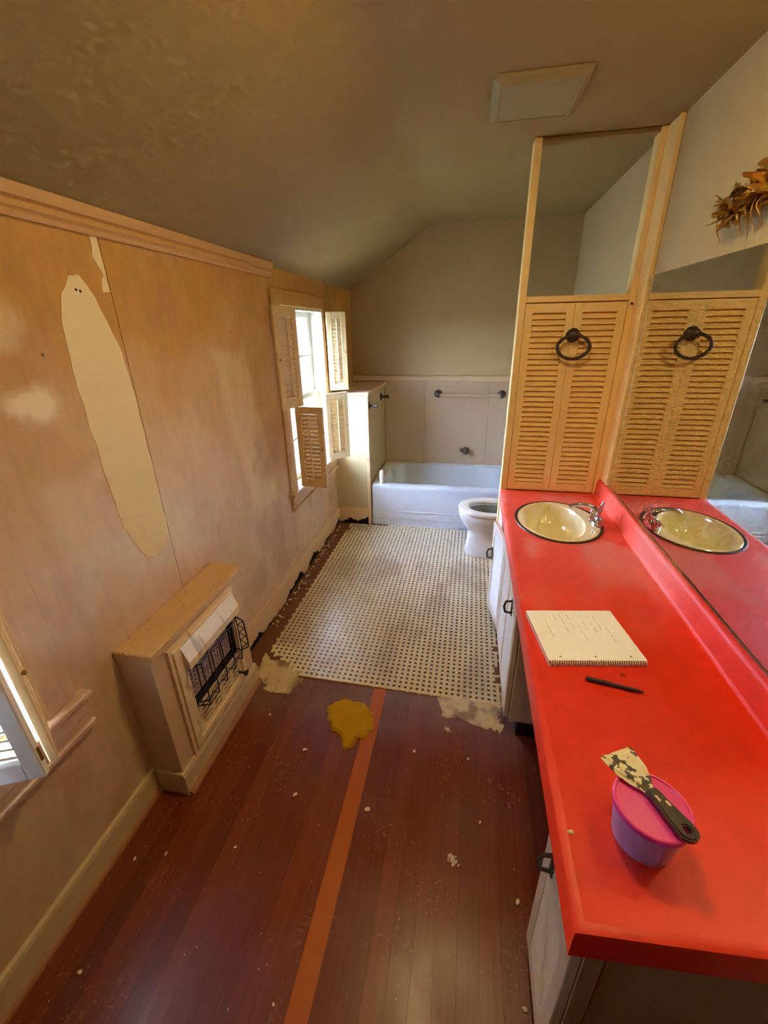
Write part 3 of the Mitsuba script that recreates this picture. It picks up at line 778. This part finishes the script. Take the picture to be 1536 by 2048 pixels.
for (a, b) in ((1.376, 1.6205), (1.6215, 1.866)):
    lo, hi = 0.726, 1.752
    sw = 0.040
    f = cat(cbox(a, a + sw, YP, YP + 0.022, lo, hi, 0.002), cbox(b - sw, b, YP, YP + 0.022, lo, hi, 0.002), cbox(a + sw, b - sw, YP, YP + 0.022, hi - 0.045, hi, 0.002), cbox(a + sw, b - sw, YP, YP + 0.022, lo, lo + 0.048, 0.002))
    lk = part(k, 'louver_leaf', f, 'mat_cream')
    for q in louvers(a + sw - 0.002, b - sw + 0.002, lo + 0.050, hi - 0.047, 33, 0.80, depth=0.034, th=0.006):
        part(lk, 'slat', moved(q, frame((0, YP + 0.014, 0), (1, 0, 0), (0, 1, 0))), 'mat_cream')

k = thing('towel_ring', 'dark bronze towel ring hanging on the louvered partition above the sink', 'towel ring')
rc, yr = (1.628, 1.598), YP
part(k, 'backplate', lathe([(0.034, 0), (0.035, 0.006), (0.030, 0.013), (0.014, 0.020), (0.012, 0.045), (0.020, 0.050), (0.020, 0.062), (0.012, 0.066), (0.0, 0.067)], (rc[0], yr, rc[1]), 28, '-y'), 'mat_bronze', smooth=40)
ta = np.arange(40) * 2 * PI / 40
ringp = np.stack([rc[0] + 0.076 * np.cos(ta) * (1 + 0.05 * np.cos(2 * ta)), yr - 0.055 + 0 * ta, rc[1] - 0.056 + 0.058 * np.sin(ta)], 1)
part(k, 'ring', tube(ringp, 0.0085 * (1 + 0.12 * np.cos(10 * ta)), 10, closed=True), 'mat_bronze', smooth=True)
solid('small_hook', cat(lathe([(0.006, 0), (0.005, 0.012)], (1.882, YP - 0.0045, 1.742), 8, '-y'), ico((1.882, YP - 0.018, 1.740), 0.006, 1)), 'mat_bronze', 'tiny dark hook on the partition post beside the mirror', 'hook')

# ---------------------------------------------------------------- vanity
CT, CB, CFX = 0.723, 0.645, 1.338
k = thing('countertop', 'long bright red laminate vanity counter with backsplash', 'countertop')
SX, SY, SA, SB = 1.600, 2.120, 0.212, 0.258
el = Polygon([(SX + (SA - 0.012) * math.cos(t), SY + (SB - 0.012) * math.sin(t)) for t in np.arange(64) * 2 * PI / 64])
nose = 0.020


def slab_ring(inset, z):
    i = inset
    return [(CFX + i, 0.417 + i * 1.0, z), (1.912, 0.458 + i, z), (1.912, YP - 0.006, z), (CFX + i, YP - 0.006, z)]


top_poly = Polygon([(x, y) for x, y, z in slab_ring(nose, 0)]).difference(el)
body = prism(top_poly, CT - 0.03, CT)
edge = loft([np.array(slab_ring(0.004, CB)), np.array(slab_ring(0, CB + 0.006)), np.array(slab_ring(0, CT - 0.014)), np.array(slab_ring(0.0035, CT - 0.005)), np.array(slab_ring(nose * 0.55, CT - 0.0012)), np.array(slab_ring(nose, CT))], False, False)
under = prism(Polygon([(x, y) for x, y, z in slab_ring(0.004, 0)]).difference(Polygon([(x, y) for x, y, z in slab_ring(0.03, 0)])), CB, CB + 0.004)
under2 = prism(Polygon([(x, y) for x, y, z in slab_ring(0.02, 0)]).difference(el), CT - 0.05, CT - 0.045)
part(k, 'top', cat(body, edge, under, under2), 'mat_counter', smooth=25)
bs = Polygon([(1.868, CT - 0.002), (1.876, CT + 0.004), (1.880, CT + 0.012), (1.884, CT + 0.075), (1.889, CT + 0.088), (1.896, CT + 0.094), (1.914, CT + 0.094), (1.914, CT - 0.002)])
part(k, 'backsplash', prism(bs, 0.458, YP - 0.006, 'y'), 'mat_counter', smooth=30)

k = thing('sink', 'oval cream drop-in sink with a dark metal rim in the red counter', 'sink')
E_ = np.arange(64) * 2 * PI / 64


def oval(da, z):
    return np.stack([SX + (SA - da) * np.cos(E_), SY + (SB - da) * np.sin(E_), 0 * E_ + z], 1)


part(k, 'rim_ring', loft([oval(0.012, CT - 0.01), oval(-0.002, CT + 0.0005), oval(0.0, CT + 0.004), oval(0.006, CT + 0.006), oval(0.013, CT + 0.004), oval(0.014, CT - 0.01)], False, False), 'mat_bronze', smooth=40, label='dark metal rim')


def basin(fr, z, shift):
    return np.stack([SX - shift + (SA - 0.045 - shift) * fr * np.cos(E_), SY + (SB - 0.032) * fr * np.sin(E_), 0 * E_ + z], 1)


part(k, 'basin', loft([oval(0.0125, CT - 0.012), oval(0.0125, CT + 0.001), oval(0.018, CT + 0.006), basin(1.03, CT + 0.006, 0.02), basin(0.99, CT + 0.001, 0.02), basin(0.96, CT - 0.02, 0.02), basin(0.86, CT - 0.08, 0.02), basin(0.65, CT - 0.125, 0.02), basin(0.30, CT - 0.14, 0.02), basin(0.10, CT - 0.143, 0.02)], False, True), 'mat_sink', smooth=40)
part(k, 'drain', lathe([(0.022, 0), (0.024, 0.003), (0.016, 0.004), (0.0, 0.002)], (SX - 0.02, SY, CT - 0.142), 20), 'mat_chrome', smooth=40)
part(k, 'overflow', cbox(1.419, 1.424, SY - 0.022, SY + 0.012, CT - 0.042, CT - 0.030, 0.001), 'mat_gap', label='dark overflow slot')

k = thing('faucet', 'ornate chrome faucet with curved spout at the back of the sink', 'faucet')
FX, FY, FZ = 1.778, 2.115, CT + 0.006
part(k, 'base', loft([np.stack([FX + a * np.cos(E_), FY + b * np.sin(E_), 0 * E_ + z], 1) for a, b, z in ((0.030, 0.070, FZ), (0.031, 0.071, FZ + 0.008), (0.024, 0.055, FZ + 0.020), (0.016, 0.020, FZ + 0.034))]), 'mat_chrome', smooth=40)
part(k, 'spout', tube([(FX, FY, FZ + 0.02), (FX, FY, FZ + 0.05), (FX - 0.012, FY, FZ + 0.075), (FX - 0.04, FY + 0.006, FZ + 0.088), (FX - 0.075, FY + 0.012, FZ + 0.088), (FX - 0.108, FY + 0.018, FZ + 0.080), (FX - 0.125, FY + 0.022, FZ + 0.066)], [0.015, 0.014, 0.013, 0.0115, 0.010, 0.0095, 0.009], 14), 'mat_chrome', smooth=40)
for sg in (-1, 1):
    y = FY + sg * 0.052
    part(k, 'handle', cat(lathe([(0.016, FZ + 0.012), (0.013, FZ + 0.03), (0.017, FZ + 0.038), (0.012, FZ + 0.050), (0.0, FZ + 0.054)], (FX, y, 0), 16), tube([(FX, y, FZ + 0.042), (FX + 0.004, y + sg * 0.022, FZ + 0.050), (FX + 0.006, y + sg * 0.045, FZ + 0.048)], [0.006, 0.007, 0.009], 10)), 'mat_chrome', smooth=40)
part(k, 'finial', tube([(FX + 0.012, FY, FZ + 0.03), (FX + 0.016, FY, FZ + 0.07), (FX + 0.019, FY, FZ + 0.095), (FX + 0.022, FY, FZ + 0.115)], [0.006, 0.009, 0.008, 0.003], 10), 'mat_chrome', smooth=40)


def cab_door(parent, hinge, end, z0, z1, n, handle_at):
    h, e = np.array(hinge, float), np.array(end, float)
    L = np.linalg.norm(e - h)
    u = (e - h) / L
    M = frame((h[0], h[1], 0), (u[0], u[1], 0), (-u[1], u[0], 0))
    t, sw = 0.010, 0.042
    f = cat(cbox(0, sw, -t, t, z0, z1), cbox(L - sw, L, -t, t, z0, z1), cbox(sw, L - sw, -t, t, z1 - 0.05, z1), cbox(sw, L - sw, -t, t, z0, z0 + 0.055))
    if L > 0.33:
        f = cat(f, cbox(L / 2 - 0.022, L / 2 + 0.022, -t, t, z0 + 0.05, z1 - 0.045))
    d = part(parent, 'door', moved(f, M), 'mat_white_paint')
    spans = [(sw, L / 2 - 0.022), (L / 2 + 0.022, L - sw)] if L > 0.33 else [(sw, L - sw)]
    for a, b in spans:
        for q in louvers(a - 0.002, b + 0.002, z0 + 0.058, z1 - 0.053, n, -0.75, depth=0.026, th=0.005):
            part(d, 'slat', moved(q, M), 'mat_white_paint')
    uu, zz, sd = handle_at
    hd = cat(cbox(uu - 0.010, uu + 0.010, sd * t - 0.003, sd * t + 0.003, zz - 0.040, zz + 0.040, 0.002),
             tube([(uu, sd * t, zz + 0.03), (uu, sd * (t + 0.026), zz + 0.026), (uu, sd * (t + 0.032), zz), (uu, sd * (t + 0.026), zz - 0.026), (uu, sd * t, zz - 0.03)], 0.005, 8))
    part(d, 'handle', moved(hd, M), 'mat_bronze', smooth=30, label='small dark pull')
    return d


k = thing('vanity_cabinet', 'white louvered vanity cabinet under the sink, one door ajar', 'cabinet', 'vanity cabinets under the red counter')
part(k, 'body', cat(cbox(1.366, 1.90, 1.392, 1.412, 0.085, CB - 0.001), cbox(1.366, 1.90, YP - 0.03, YP - 0.008, 0.085, CB - 0.001), cbox(1.366, 1.384, 1.405, 1.440, 0.085, CB - 0.001), cbox(1.366, 1.384, 1.945, 1.985, 0.085, CB - 0.001), cbox(1.366, 1.384, 2.50, YP - 0.01, 0.085, CB - 0.001),
                    cbox(1.366, 1.384, 1.40, YP - 0.01, CB - 0.04, CB - 0.001), cbox(1.366, 1.90, 1.40, YP - 0.01, 0.085, 0.105), pbox(1.88, 1.90, 1.40, YP - 0.01, 0.09, CB - 0.002)), 'mat_white_paint')
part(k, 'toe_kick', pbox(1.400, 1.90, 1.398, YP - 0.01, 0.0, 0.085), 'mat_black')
cab_door(k, (1.352, 1.404), (1.352, 1.980), 0.092, CB - 0.012, 22, (0.136, 0.57, 1))
cab_door(k, (1.352, 1.992), (1.306, 2.265), 0.085, CB - 0.012, 22, (0.250, 0.44, 1))
cab_door(k, (1.352, 2.275), (1.352, 2.520), 0.092, CB - 0.012, 22, (0.03, 0.44, 1))

k = thing('vanity_cabinet', 'narrow white louvered vanity cabinet holding up the near end of the counter', 'cabinet', 'vanity cabinets under the red counter')
part(k, 'body', cat(cbox(1.384, 1.90, 0.664, 0.682, 0.07, CB - 0.001), cbox(1.384, 1.90, 0.462, 0.480, 0.07, CB - 0.001), cbox(1.384, 1.402, 0.464, 0.682, CB - 0.03, CB - 0.001), cbox(1.384, 1.402, 0.464, 0.682, 0.07, 0.10), cbox(1.384, 1.90, 0.464, 0.682, 0.07, 0.09)), 'mat_white_paint')
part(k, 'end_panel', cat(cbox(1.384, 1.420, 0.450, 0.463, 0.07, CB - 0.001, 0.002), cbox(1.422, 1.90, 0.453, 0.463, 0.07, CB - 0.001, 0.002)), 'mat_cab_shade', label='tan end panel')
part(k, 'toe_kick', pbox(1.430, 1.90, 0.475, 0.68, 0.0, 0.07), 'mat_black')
cab_door(k, (1.373, 0.452), (1.373, 0.684), 0.074, CB - 0.006, 22, (0.170, 0.53, 1))

# ---------------------------------------------------------------- mirror and vanity light
struct('trim_5', cbox(XR - 0.022, XR, 2.427, YP - 0.0045, CT + 0.095, ZC - 0.002, 0.003), 'mat_cream', 'cream strip on the wall between mirror and partition', category='trim')
k = thing('wall_mirror', 'frameless wall mirror standing on the red backsplash', 'mirror')
MZ0, MZ1, MY0, MY1 = CT + 0.097, 1.852, 0.35, 2.425
part(k, 'glass', pbox(XR - 0.008, XR - 0.0005, MY0, MY1, MZ0, MZ1), 'mat_mirror')
part(k, 'bottom_channel', cbox(XR - 0.012, XR - 0.001, MY0, MY1, MZ0 - 0.0035, MZ0 + 0.003, 0.001), 'mat_chrome')

k = thing('vanity_light', 'gilded leaf and glass flower wall light above the mirror', 'wall light')
part(k, 'backplate', cbox(XR - 0.018, XR - 0.0005, 0.45, 1.76, 1.955, 2.0, 0.006), 'mat_brass')


def leaf(o, direction, up, L, wd, curl):
    d = np.array(direction, float)
    d /= np.linalg.norm(d)
    up = np.array(up, float)
    sd = np.cross(d, up)
    sd /= np.linalg.norm(sd)
    nn = np.cross(sd, d)
    V, F = [], []
    N = 13
    for i in range(N):
        t = i / (N - 1)
        wv = wd * math.sin(PI * (0.08 + 0.89 * t)) ** 0.6 * (1 - 0.25 * t) * (1 + 0.22 * math.cos(t * 19))
        cpos = np.array(o) + d * L * t + nn * curl * L * (t * t) * 0.8
        for q, lift in ((-1, 0.45), (0, 0), (1, 0.45)):
            V.append(cpos + sd * q * wv + nn * (lift * wv))
    for i in range(N - 1):
        for q in range(2):
            a = i * 3 + q
            F += [(a, a + 1, a + 4), (a, a + 4, a + 3)]
    V = np.array(V)
    F = np.array(F)
    th = nn * 0.0012
    n_ = len(V)
    return trimesh.Trimesh(np.vstack([V, V - th]), np.vstack([F, F[:, ::-1] + n_]), process=False)


r2 = np.random.default_rng(21)
BULBS = [(1.815, False), (1.665, False), (1.33, True), (1.05, True), (0.77, True), (0.52, True)]
for y, lit in BULBS:
    zc = 1.986
    part(k, 'socket', lathe([(0.020, 0.0), (0.022, 0.020), (0.012, 0.030)], (XR - 0.018, min(y, 1.75), zc), 14, 'x'), 'mat_brass', smooth=40)
    part(k, 'arm', tube([(XR - 0.012, min(y, 1.75), zc), (XR - 0.035, min(y, 1.75) + 0.3 * max(y - 1.75, 0), zc), (XR - 0.050, y, zc)], 0.006, 8), 'mat_brass', smooth=True)
    g = part(k, 'bulb', ico((XR - 0.068, y, zc), 0.024, 3), 'mat_seat' if lit else 'mat_bulb_glass', smooth=True, label='lit bulb' if lit else 'unlit clear bulb')
    if lit:
        scene[g]['emitter'] = {'type': 'area', 'radiance': {'type': 'rgb', 'value': (LAMP * WARM).tolist()}}
for yc in (1.745, 1.655, 1.565, 1.45, 1.19, 0.91):
    for i in range(24):
        a = r2.uniform(0, 2 * PI)
        d = np.array([r2.uniform(-0.9, -0.15), math.cos(a), math.sin(a) - 0.15])
        part(k, 'leaf', leaf((XR - 0.03, yc + r2.uniform(-0.055, 0.055), 1.985 + r2.uniform(-0.03, 0.035)), d, (-1, 0.1, 0.2), r2.uniform(0.032, 0.066), r2.uniform(0.012, 0.021), r2.uniform(-0.5, 1.1)), 'mat_gold', smooth=True)
    for i in range(3):
        y0 = yc + r2.uniform(-0.07, 0.07)
        th = np.linspace(0, 1, 16)
        part(k, 'tendril', tube(np.stack([XR - 0.045 - 0.012 * np.sin(th * 5), y0 + 0.007 * np.sin(th * 8 + i), 1.970 - 0.085 * th], 1), 0.0026 * (1 - 0.5 * th), 6), 'mat_gold', smooth=True)

# ceiling dome lamp, just above the top edge of the picture
k = thing('ceiling_lamp', 'round glass dome lamp on the flat ceiling', 'ceiling lamp')
part(k, 'pan', lathe([(0.0, ZC - 0.022), (0.145, ZC - 0.022), (0.150, ZC - 0.016), (0.150, ZC - 0.001)], (1.14, 1.20, 0), 40), 'mat_brass', smooth=30)
part(k, 'added_collar', lathe([(0.136, ZC - 0.062), (0.140, ZC - 0.062), (0.140, ZC - 0.022), (0.136, ZC - 0.022), (0.136, ZC - 0.062)], (1.14, 1.20, 0), 40), 'mat_brass', smooth=30)  # ring added to keep the lamp from lighting the ceiling sideways
g = part(k, 'dome', lathe([(0.0, ZC - 0.098), (0.045, ZC - 0.094), (0.085, ZC - 0.080), (0.115, ZC - 0.056), (0.130, ZC - 0.024)], (1.14, 1.20, 0), 40), 'mat_seat', smooth=True, label='lit glass dome')
scene[g]['emitter'] = {'type': 'area', 'radiance': {'type': 'rgb', 'value': (DOME * WARM).tolist()}}

# ---------------------------------------------------------------- ceiling fan cover
k = thing('ceiling_vent', 'square painted vent cover on the flat ceiling', 'ceiling vent')
part(k, 'frame', loft([rrect(1.125, 1.461, 1.965, 2.320, 0.012, ZC - 0.001, 4), rrect(1.128, 1.458, 1.968, 2.317, 0.012, ZC - 0.012, 4), rrect(1.152, 1.434, 1.992, 2.293, 0.010, ZC - 0.026, 4), rrect(1.160, 1.426, 2.000, 2.285, 0.010, ZC - 0.024, 4)], True, False), 'mat_vent_grey', smooth=20)
part(k, 'panel', pbox(1.158, 1.428, 1.998, 2.287, ZC - 0.0225, ZC - 0.019), 'mat_vent_grey')

# ---------------------------------------------------------------- things on the counter
k = thing('notebook', 'white spiral notebook open to a page of notes on the red counter', 'notebook')
na = math.radians(9.4)
M = rz(na, (1.3915, 1.047, CT))
NW, NH, NT = 0.288, 0.243, 0.016
part(k, 'cover', moved(cbox(0, NW, -0.004, NH, 0.0003, 0.0022, 0.0005), M), 'mat_page_edge')
part(k, 'binding', moved(cbox(0.003, NW - 0.003, -0.0035, 0.005, 0.0024, NT - 0.003, 0.002), M), 'mat_cab_shade', label='shadowed binding edge')
part(k, 'pages', moved(cbox(0.001, NW - 0.001, 0.005, NH - 0.002, 0.0022, NT, 0.001), M), 'mat_page_edge')
part(k, 'top_page', moved(cbox(0.000, NW, 0.001, NH, NT, NT + 0.0007, 0.0002), M), 'mat_paper')
coil = []
for i in range(42):
    u0 = 0.006 + i * (NW - 0.012) / 41
    th = np.linspace(0, 2 * PI, 13)
    coil.append(tube(np.stack([u0 + 0.003 * th / (2 * PI), 0.002 + 0.0085 * np.cos(th), NT * 0.56 + 0.0088 * np.sin(th)], 1), 0.0012, 6))
part(k, 'spiral', moved(cat(*coil), M), 'mat_paper', smooth=True)
part(k, 'tab', moved(cbox(0.045, 0.085, NH - 0.01, NH + 0.006, NT - 0.004, NT - 0.003, 0.0003), M), 'mat_yellow', label='yellow tab')
for u in (0.040, 0.144, 0.248):
    h = lathe([(0.0035, 0), (0.0035, 0.0003)], (u, 0.018, NT + 0.0006), 12)
    part(k, 'punch_hole', moved(h, M), 'mat_ink')
r3 = np.random.default_rng(5)
wr = []


def scribble(u, v0, v1, amp=0.0028):
    n = max(6, int(abs(v1 - v0) / 0.0022))
    v = np.linspace(v0, v1, n)
    uu = u + amp * r3.uniform(-1, 1, n)
    return tube(np.stack([uu, v, np.full(n, NT + 0.0010)], 1), 0.00045, 4, caps=False)


for u, spans in ((0.050, [(0.225, 0.216), (0.205, 0.105)]), (0.085, [(0.222, 0.190)]), (0.105, [(0.222, 0.205), (0.198, 0.165), (0.155, 0.128)]), (0.130, [(0.220, 0.195), (0.175, 0.150)]), (0.150, [(0.165, 0.155), (0.140, 0.085)]), (0.170, [(0.218, 0.208), (0.180, 0.140)]), (0.195, [(0.220, 0.200), (0.185, 0.165), (0.150, 0.120)]), (0.215, [(0.215, 0.185), (0.172, 0.140)]), (0.235, [(0.165, 0.080)])):
    for a, b in spans:
        wr.append(scribble(u, a, b, 0.0008 if a - b > 0.05 else 0.003))
part(k, 'handwriting', moved(cat(*wr), M), 'mat_ink', label='faint pencilled notes')

k = thing('pen', 'black pen lying beside the notebook', 'pen')
pa, pb = np.array([1.487, 1.0045]), np.array([1.628, 0.978])
u = (pb - pa) / np.linalg.norm(pb - pa)
Mp = frame((pa[0], pa[1], CT + 0.0066), (0, 0, 1), (-u[1], u[0], 0), (u[0], u[1], 0))
Lp = float(np.linalg.norm(pb - pa))
part(k, 'barrel', moved(lathe([(0.0052, 0.055), (0.0052, 0.11), (0.0045, 0.128), (0.0022, Lp), (0, Lp)], sides=16), Mp), 'mat_black', smooth=40)
part(k, 'cap', moved(lathe([(0.0, -0.002), (0.0048, 0), (0.0064, 0.004), (0.0064, 0.058), (0.0052, 0.059)], sides=16), Mp), 'mat_black', smooth=40)
part(k, 'clip', moved(cbox(-0.0015, 0.0015, 0.0060, 0.0085, 0.004, 0.046, 0.0006), Mp), 'mat_black')

k = thing('plastic_tub', 'small lavender plastic tub with a pink lid near the counter end', 'tub')
BX, BY, LZ = 1.4968, 0.5944, 0.8226
H = LZ - CT
part(k, 'body', lathe([(0.050, 0.0003), (0.0530, 0.003), (0.0535, 0.008), (0.0625, H - 0.016), (0.0640, H - 0.013), (0.0640, H - 0.007), (0.060, H - 0.006), (0.051, 0.010), (0.0, 0.009)], (BX, BY, CT), 48), 'mat_tub_plastic', smooth=40)
part(k, 'lid', lathe([(0.0, H - 0.0050), (0.0665, H - 0.0050), (0.0672, H - 0.0045), (0.0672, H - 0.001), (0.0655, H + 0.0006), (0.0630, H + 0.0002), (0.0612, H - 0.0030), (0.0, H - 0.0026)], (BX, BY, CT), 56), 'mat_lid', smooth=30, label='pink lid')
part(k, 'lid_skirt', lathe([(0.0650, H - 0.0125), (0.0668, H - 0.0120), (0.0670, H - 0.0052), (0.0640, H - 0.0052)], (BX, BY, CT), 56), 'mat_lid_rim', smooth=30, label='purple skirt of the lid')

k = thing('putty_knife', 'putty knife smeared with dried compound lying across the pink lid', 'putty knife')
tip = np.array([1.458, 0.693])
endp = np.array([1.541, 0.534])
u = (endp - tip) / np.linalg.norm(endp - tip)
LK = float(np.linalg.norm(endp - tip))
v = np.array([-u[1], u[0]])
slope = -0.010
Mk = frame((tip[0], tip[1], LZ + 0.0045), (u[0], u[1], slope / LK * 0), (v[0], v[1], 0))
bl = Polygon([(0, -0.038), (0.012, -0.0385), (0.045, -0.034), (0.066, -0.024), (0.082, -0.0125), (0.094, -0.010), (0.094, 0.010), (0.082, 0.0125), (0.066, 0.024), (0.045, 0.034), (0.012, 0.0385), (0, 0.038)])
bl = affinity.skew(bl, ys=0.0)
bm = prism(bl.segmentize(0.004), 0.0, 0.0016)
part(k, 'blade', moved(bm, Mk), 'mat_blade', label='compound-smeared blade')
lump = patch_mesh(rag([(0.004, -0.034), (0.045, -0.030), (0.075, -0.010), (0.075, 0.010), (0.045, 0.030), (0.004, 0.034)], 0.012, 3, 60), 0.0035, 5, res=0.0025, edge=0.006)
part(k, 'dried_compound', moved(lump, Mk @ frame((0, 0, 0.0012), (1, 0, 0), (0, 1, 0))), 'mat_blade', smooth=True)
hp = [(0.086, 0.0085), (0.095, 0.0125), (0.115, 0.0135), (0.140, 0.0165), (0.158, 0.0185), (0.170, 0.0175), (0.178, 0.012), (LK + 0.002, 0.004)]
ho = Polygon([(a, -b) for a, b in hp] + [(a, b) for a, b in hp[::-1]]).difference(Point(0.163, 0).buffer(0.0065))
hi_ = ho.buffer(-0.003)
hm = cat(prism(ho, 0.0012, 0.0085), prism(hi_, 0.0, 0.0105))
part(k, 'handle', moved(hm, Mk), 'mat_handle', smooth=20, label='dark brown handle with hang hole')
for a, b in ((0.105, -0.004), (0.118, 0.006)):
    part(k, 'compound_smear', moved(patch_mesh(rag([(a - 0.006, b - 0.004), (a + 0.008, b - 0.003), (a + 0.006, b + 0.004), (a - 0.005, b + 0.003)], 0.006, 8, 90), 0.001, 8, res=0.0015, edge=0.002), Mk @ frame((0, 0, 0.0100), (1, 0, 0), (0, 1, 0))), 'mat_compound')


def chip(r, sx, sy, sz, o):
    m = trimesh.creation.icosphere(subdivisions=1, radius=1.0)
    m.vertices *= (0.75 + 0.5 * r.random((len(m.vertices), 1)))
    m.vertices *= (sx, sy, sz)
    m.apply_transform(rz(r.uniform(0, 6)))
    m.vertices[:, 2] -= m.vertices[:, 2].min()
    m.apply_translation(o)
    return m


r4 = np.random.default_rng(9)
solid('counter_crumb', chip(r4, 0.004, 0.006, 0.003, (1.363, 0.578, CT - 0.002)), 'mat_compound', 'tiny pale crumb on the counter edge left of the plastic tub', 'crumb')
# ---------------------------------------------------------------- debris on the planks
CH = [(1.152, 0.867, 26, 'large crumbled plaster chip in the middle of the red floor, nearest the vanity knee space'), (0.833, 0.973, 15, 'plaster chip beside the orange plank'), (1.108, 1.371, 20, 'pale plaster chip in front of the right floor patch'),
      (0.515, 1.165, 14, 'dull plaster chip left of the carpet pad scrap'), (1.356, 0.787, 11, 'plaster chip under the counter edge at the knee space'), (0.289, 1.307, 9, 'plaster chip between heater and carpet pad'), (0.407, 0.769, 8, 'small pale chip on the floor in front of the heater'),
      (0.086, 0.674, 8, 'white chip by the near baseboard, beside the dark floor'), (0.182, 0.707, 9, 'white chip a hand from the near baseboard'), (0.698, 0.442, 7, 'tiny chip left of the orange plank, nearest the viewer'), (0.134, 0.400, 10, 'long pale chip by the near baseboard, nearest the viewer'),
      (0.545, 0.977, 12, 'tan chip in the middle of the floor, left of the orange plank'), (1.245, 1.004, 9, 'white sliver in front of the knee space'), (1.354, 0.556, 10, 'pale chip at the foot of the narrow cabinet'), (0.975, 1.240, 10, 'white chip just right of the carpet pad'), (1.20, 1.245, 8, 'white chip before the right floor patch, on its right')]
for x, y, sz, l in CH:
    q = sz / 1000
    m = chip(r4, q * 0.75, q * 0.5, q * 0.28, (x, y, 0.0002))
    if sz >= 18:        # a chip that has crumbled where it lies
        m = cat(*[chip(r4, q * f, q * f * 0.7, q * f * 0.5, (x + q * dx, y + q * dy, 0.0002)) for f, dx, dy in ((0.45, 0, 0), (0.34, -0.35, 0.3), (0.30, 0.4, -0.25), (0.26, 0.1, -0.6), (0.22, -0.55, -0.15), (0.18, 0.75, -0.55), (0.2, 0.35, 0.35))])
    solid('plaster_chip', m, 'mat_chip', l, 'plaster chip', group='plaster chips on the plank floor')
cr = []
for i in range(70):
    x, y = r4.uniform(0.05, 1.36), r4.uniform(0.3, 1.42)
    q = r4.uniform(0.001, 0.0024)
    if not (0.5 < x < 0.82 and 1.15 < y):
        cr.append(chip(r4, q, q * 0.7, q * 0.5, (x, y, 0.0002)))
for i in range(120):
    y = r4.uniform(1.9, 3.35)
    q = r4.uniform(0.002, 0.009)
    cr.append(chip(r4, q, q * 0.7, q * 0.6, (0.02 + abs(r4.normal(0, 0.022)), y, 0.0008)))
kc = key_for('floor_crumbs')
scene[kc] = mikit.ply(cat(*cr), 'mat_chip')
labels[kc] = {'label': 'tiny plaster crumbs scattered over the floor', 'category': 'crumbs', 'kind': 'stuff'}

# ---------------------------------------------------------------- outside
k = thing('neighbour_house', 'pale blue board sided house seen through the far window', 'house')
part(k, 'wall', pbox(-9.0, -2.2, 11.0, 11.2, -4.0, 5.5), 'mat_siding')
for i in range(34):
    x = -9.0 + i * 0.2
    part(k, 'batten', pbox(x, x + 0.05, 10.97, 11.0, -4.0, 5.5), 'mat_siding')
struct('ground', pbox(-40, -0.5, -40, 40, -4.1, -4.0), 'mat_ground', 'ground outside', category='ground')
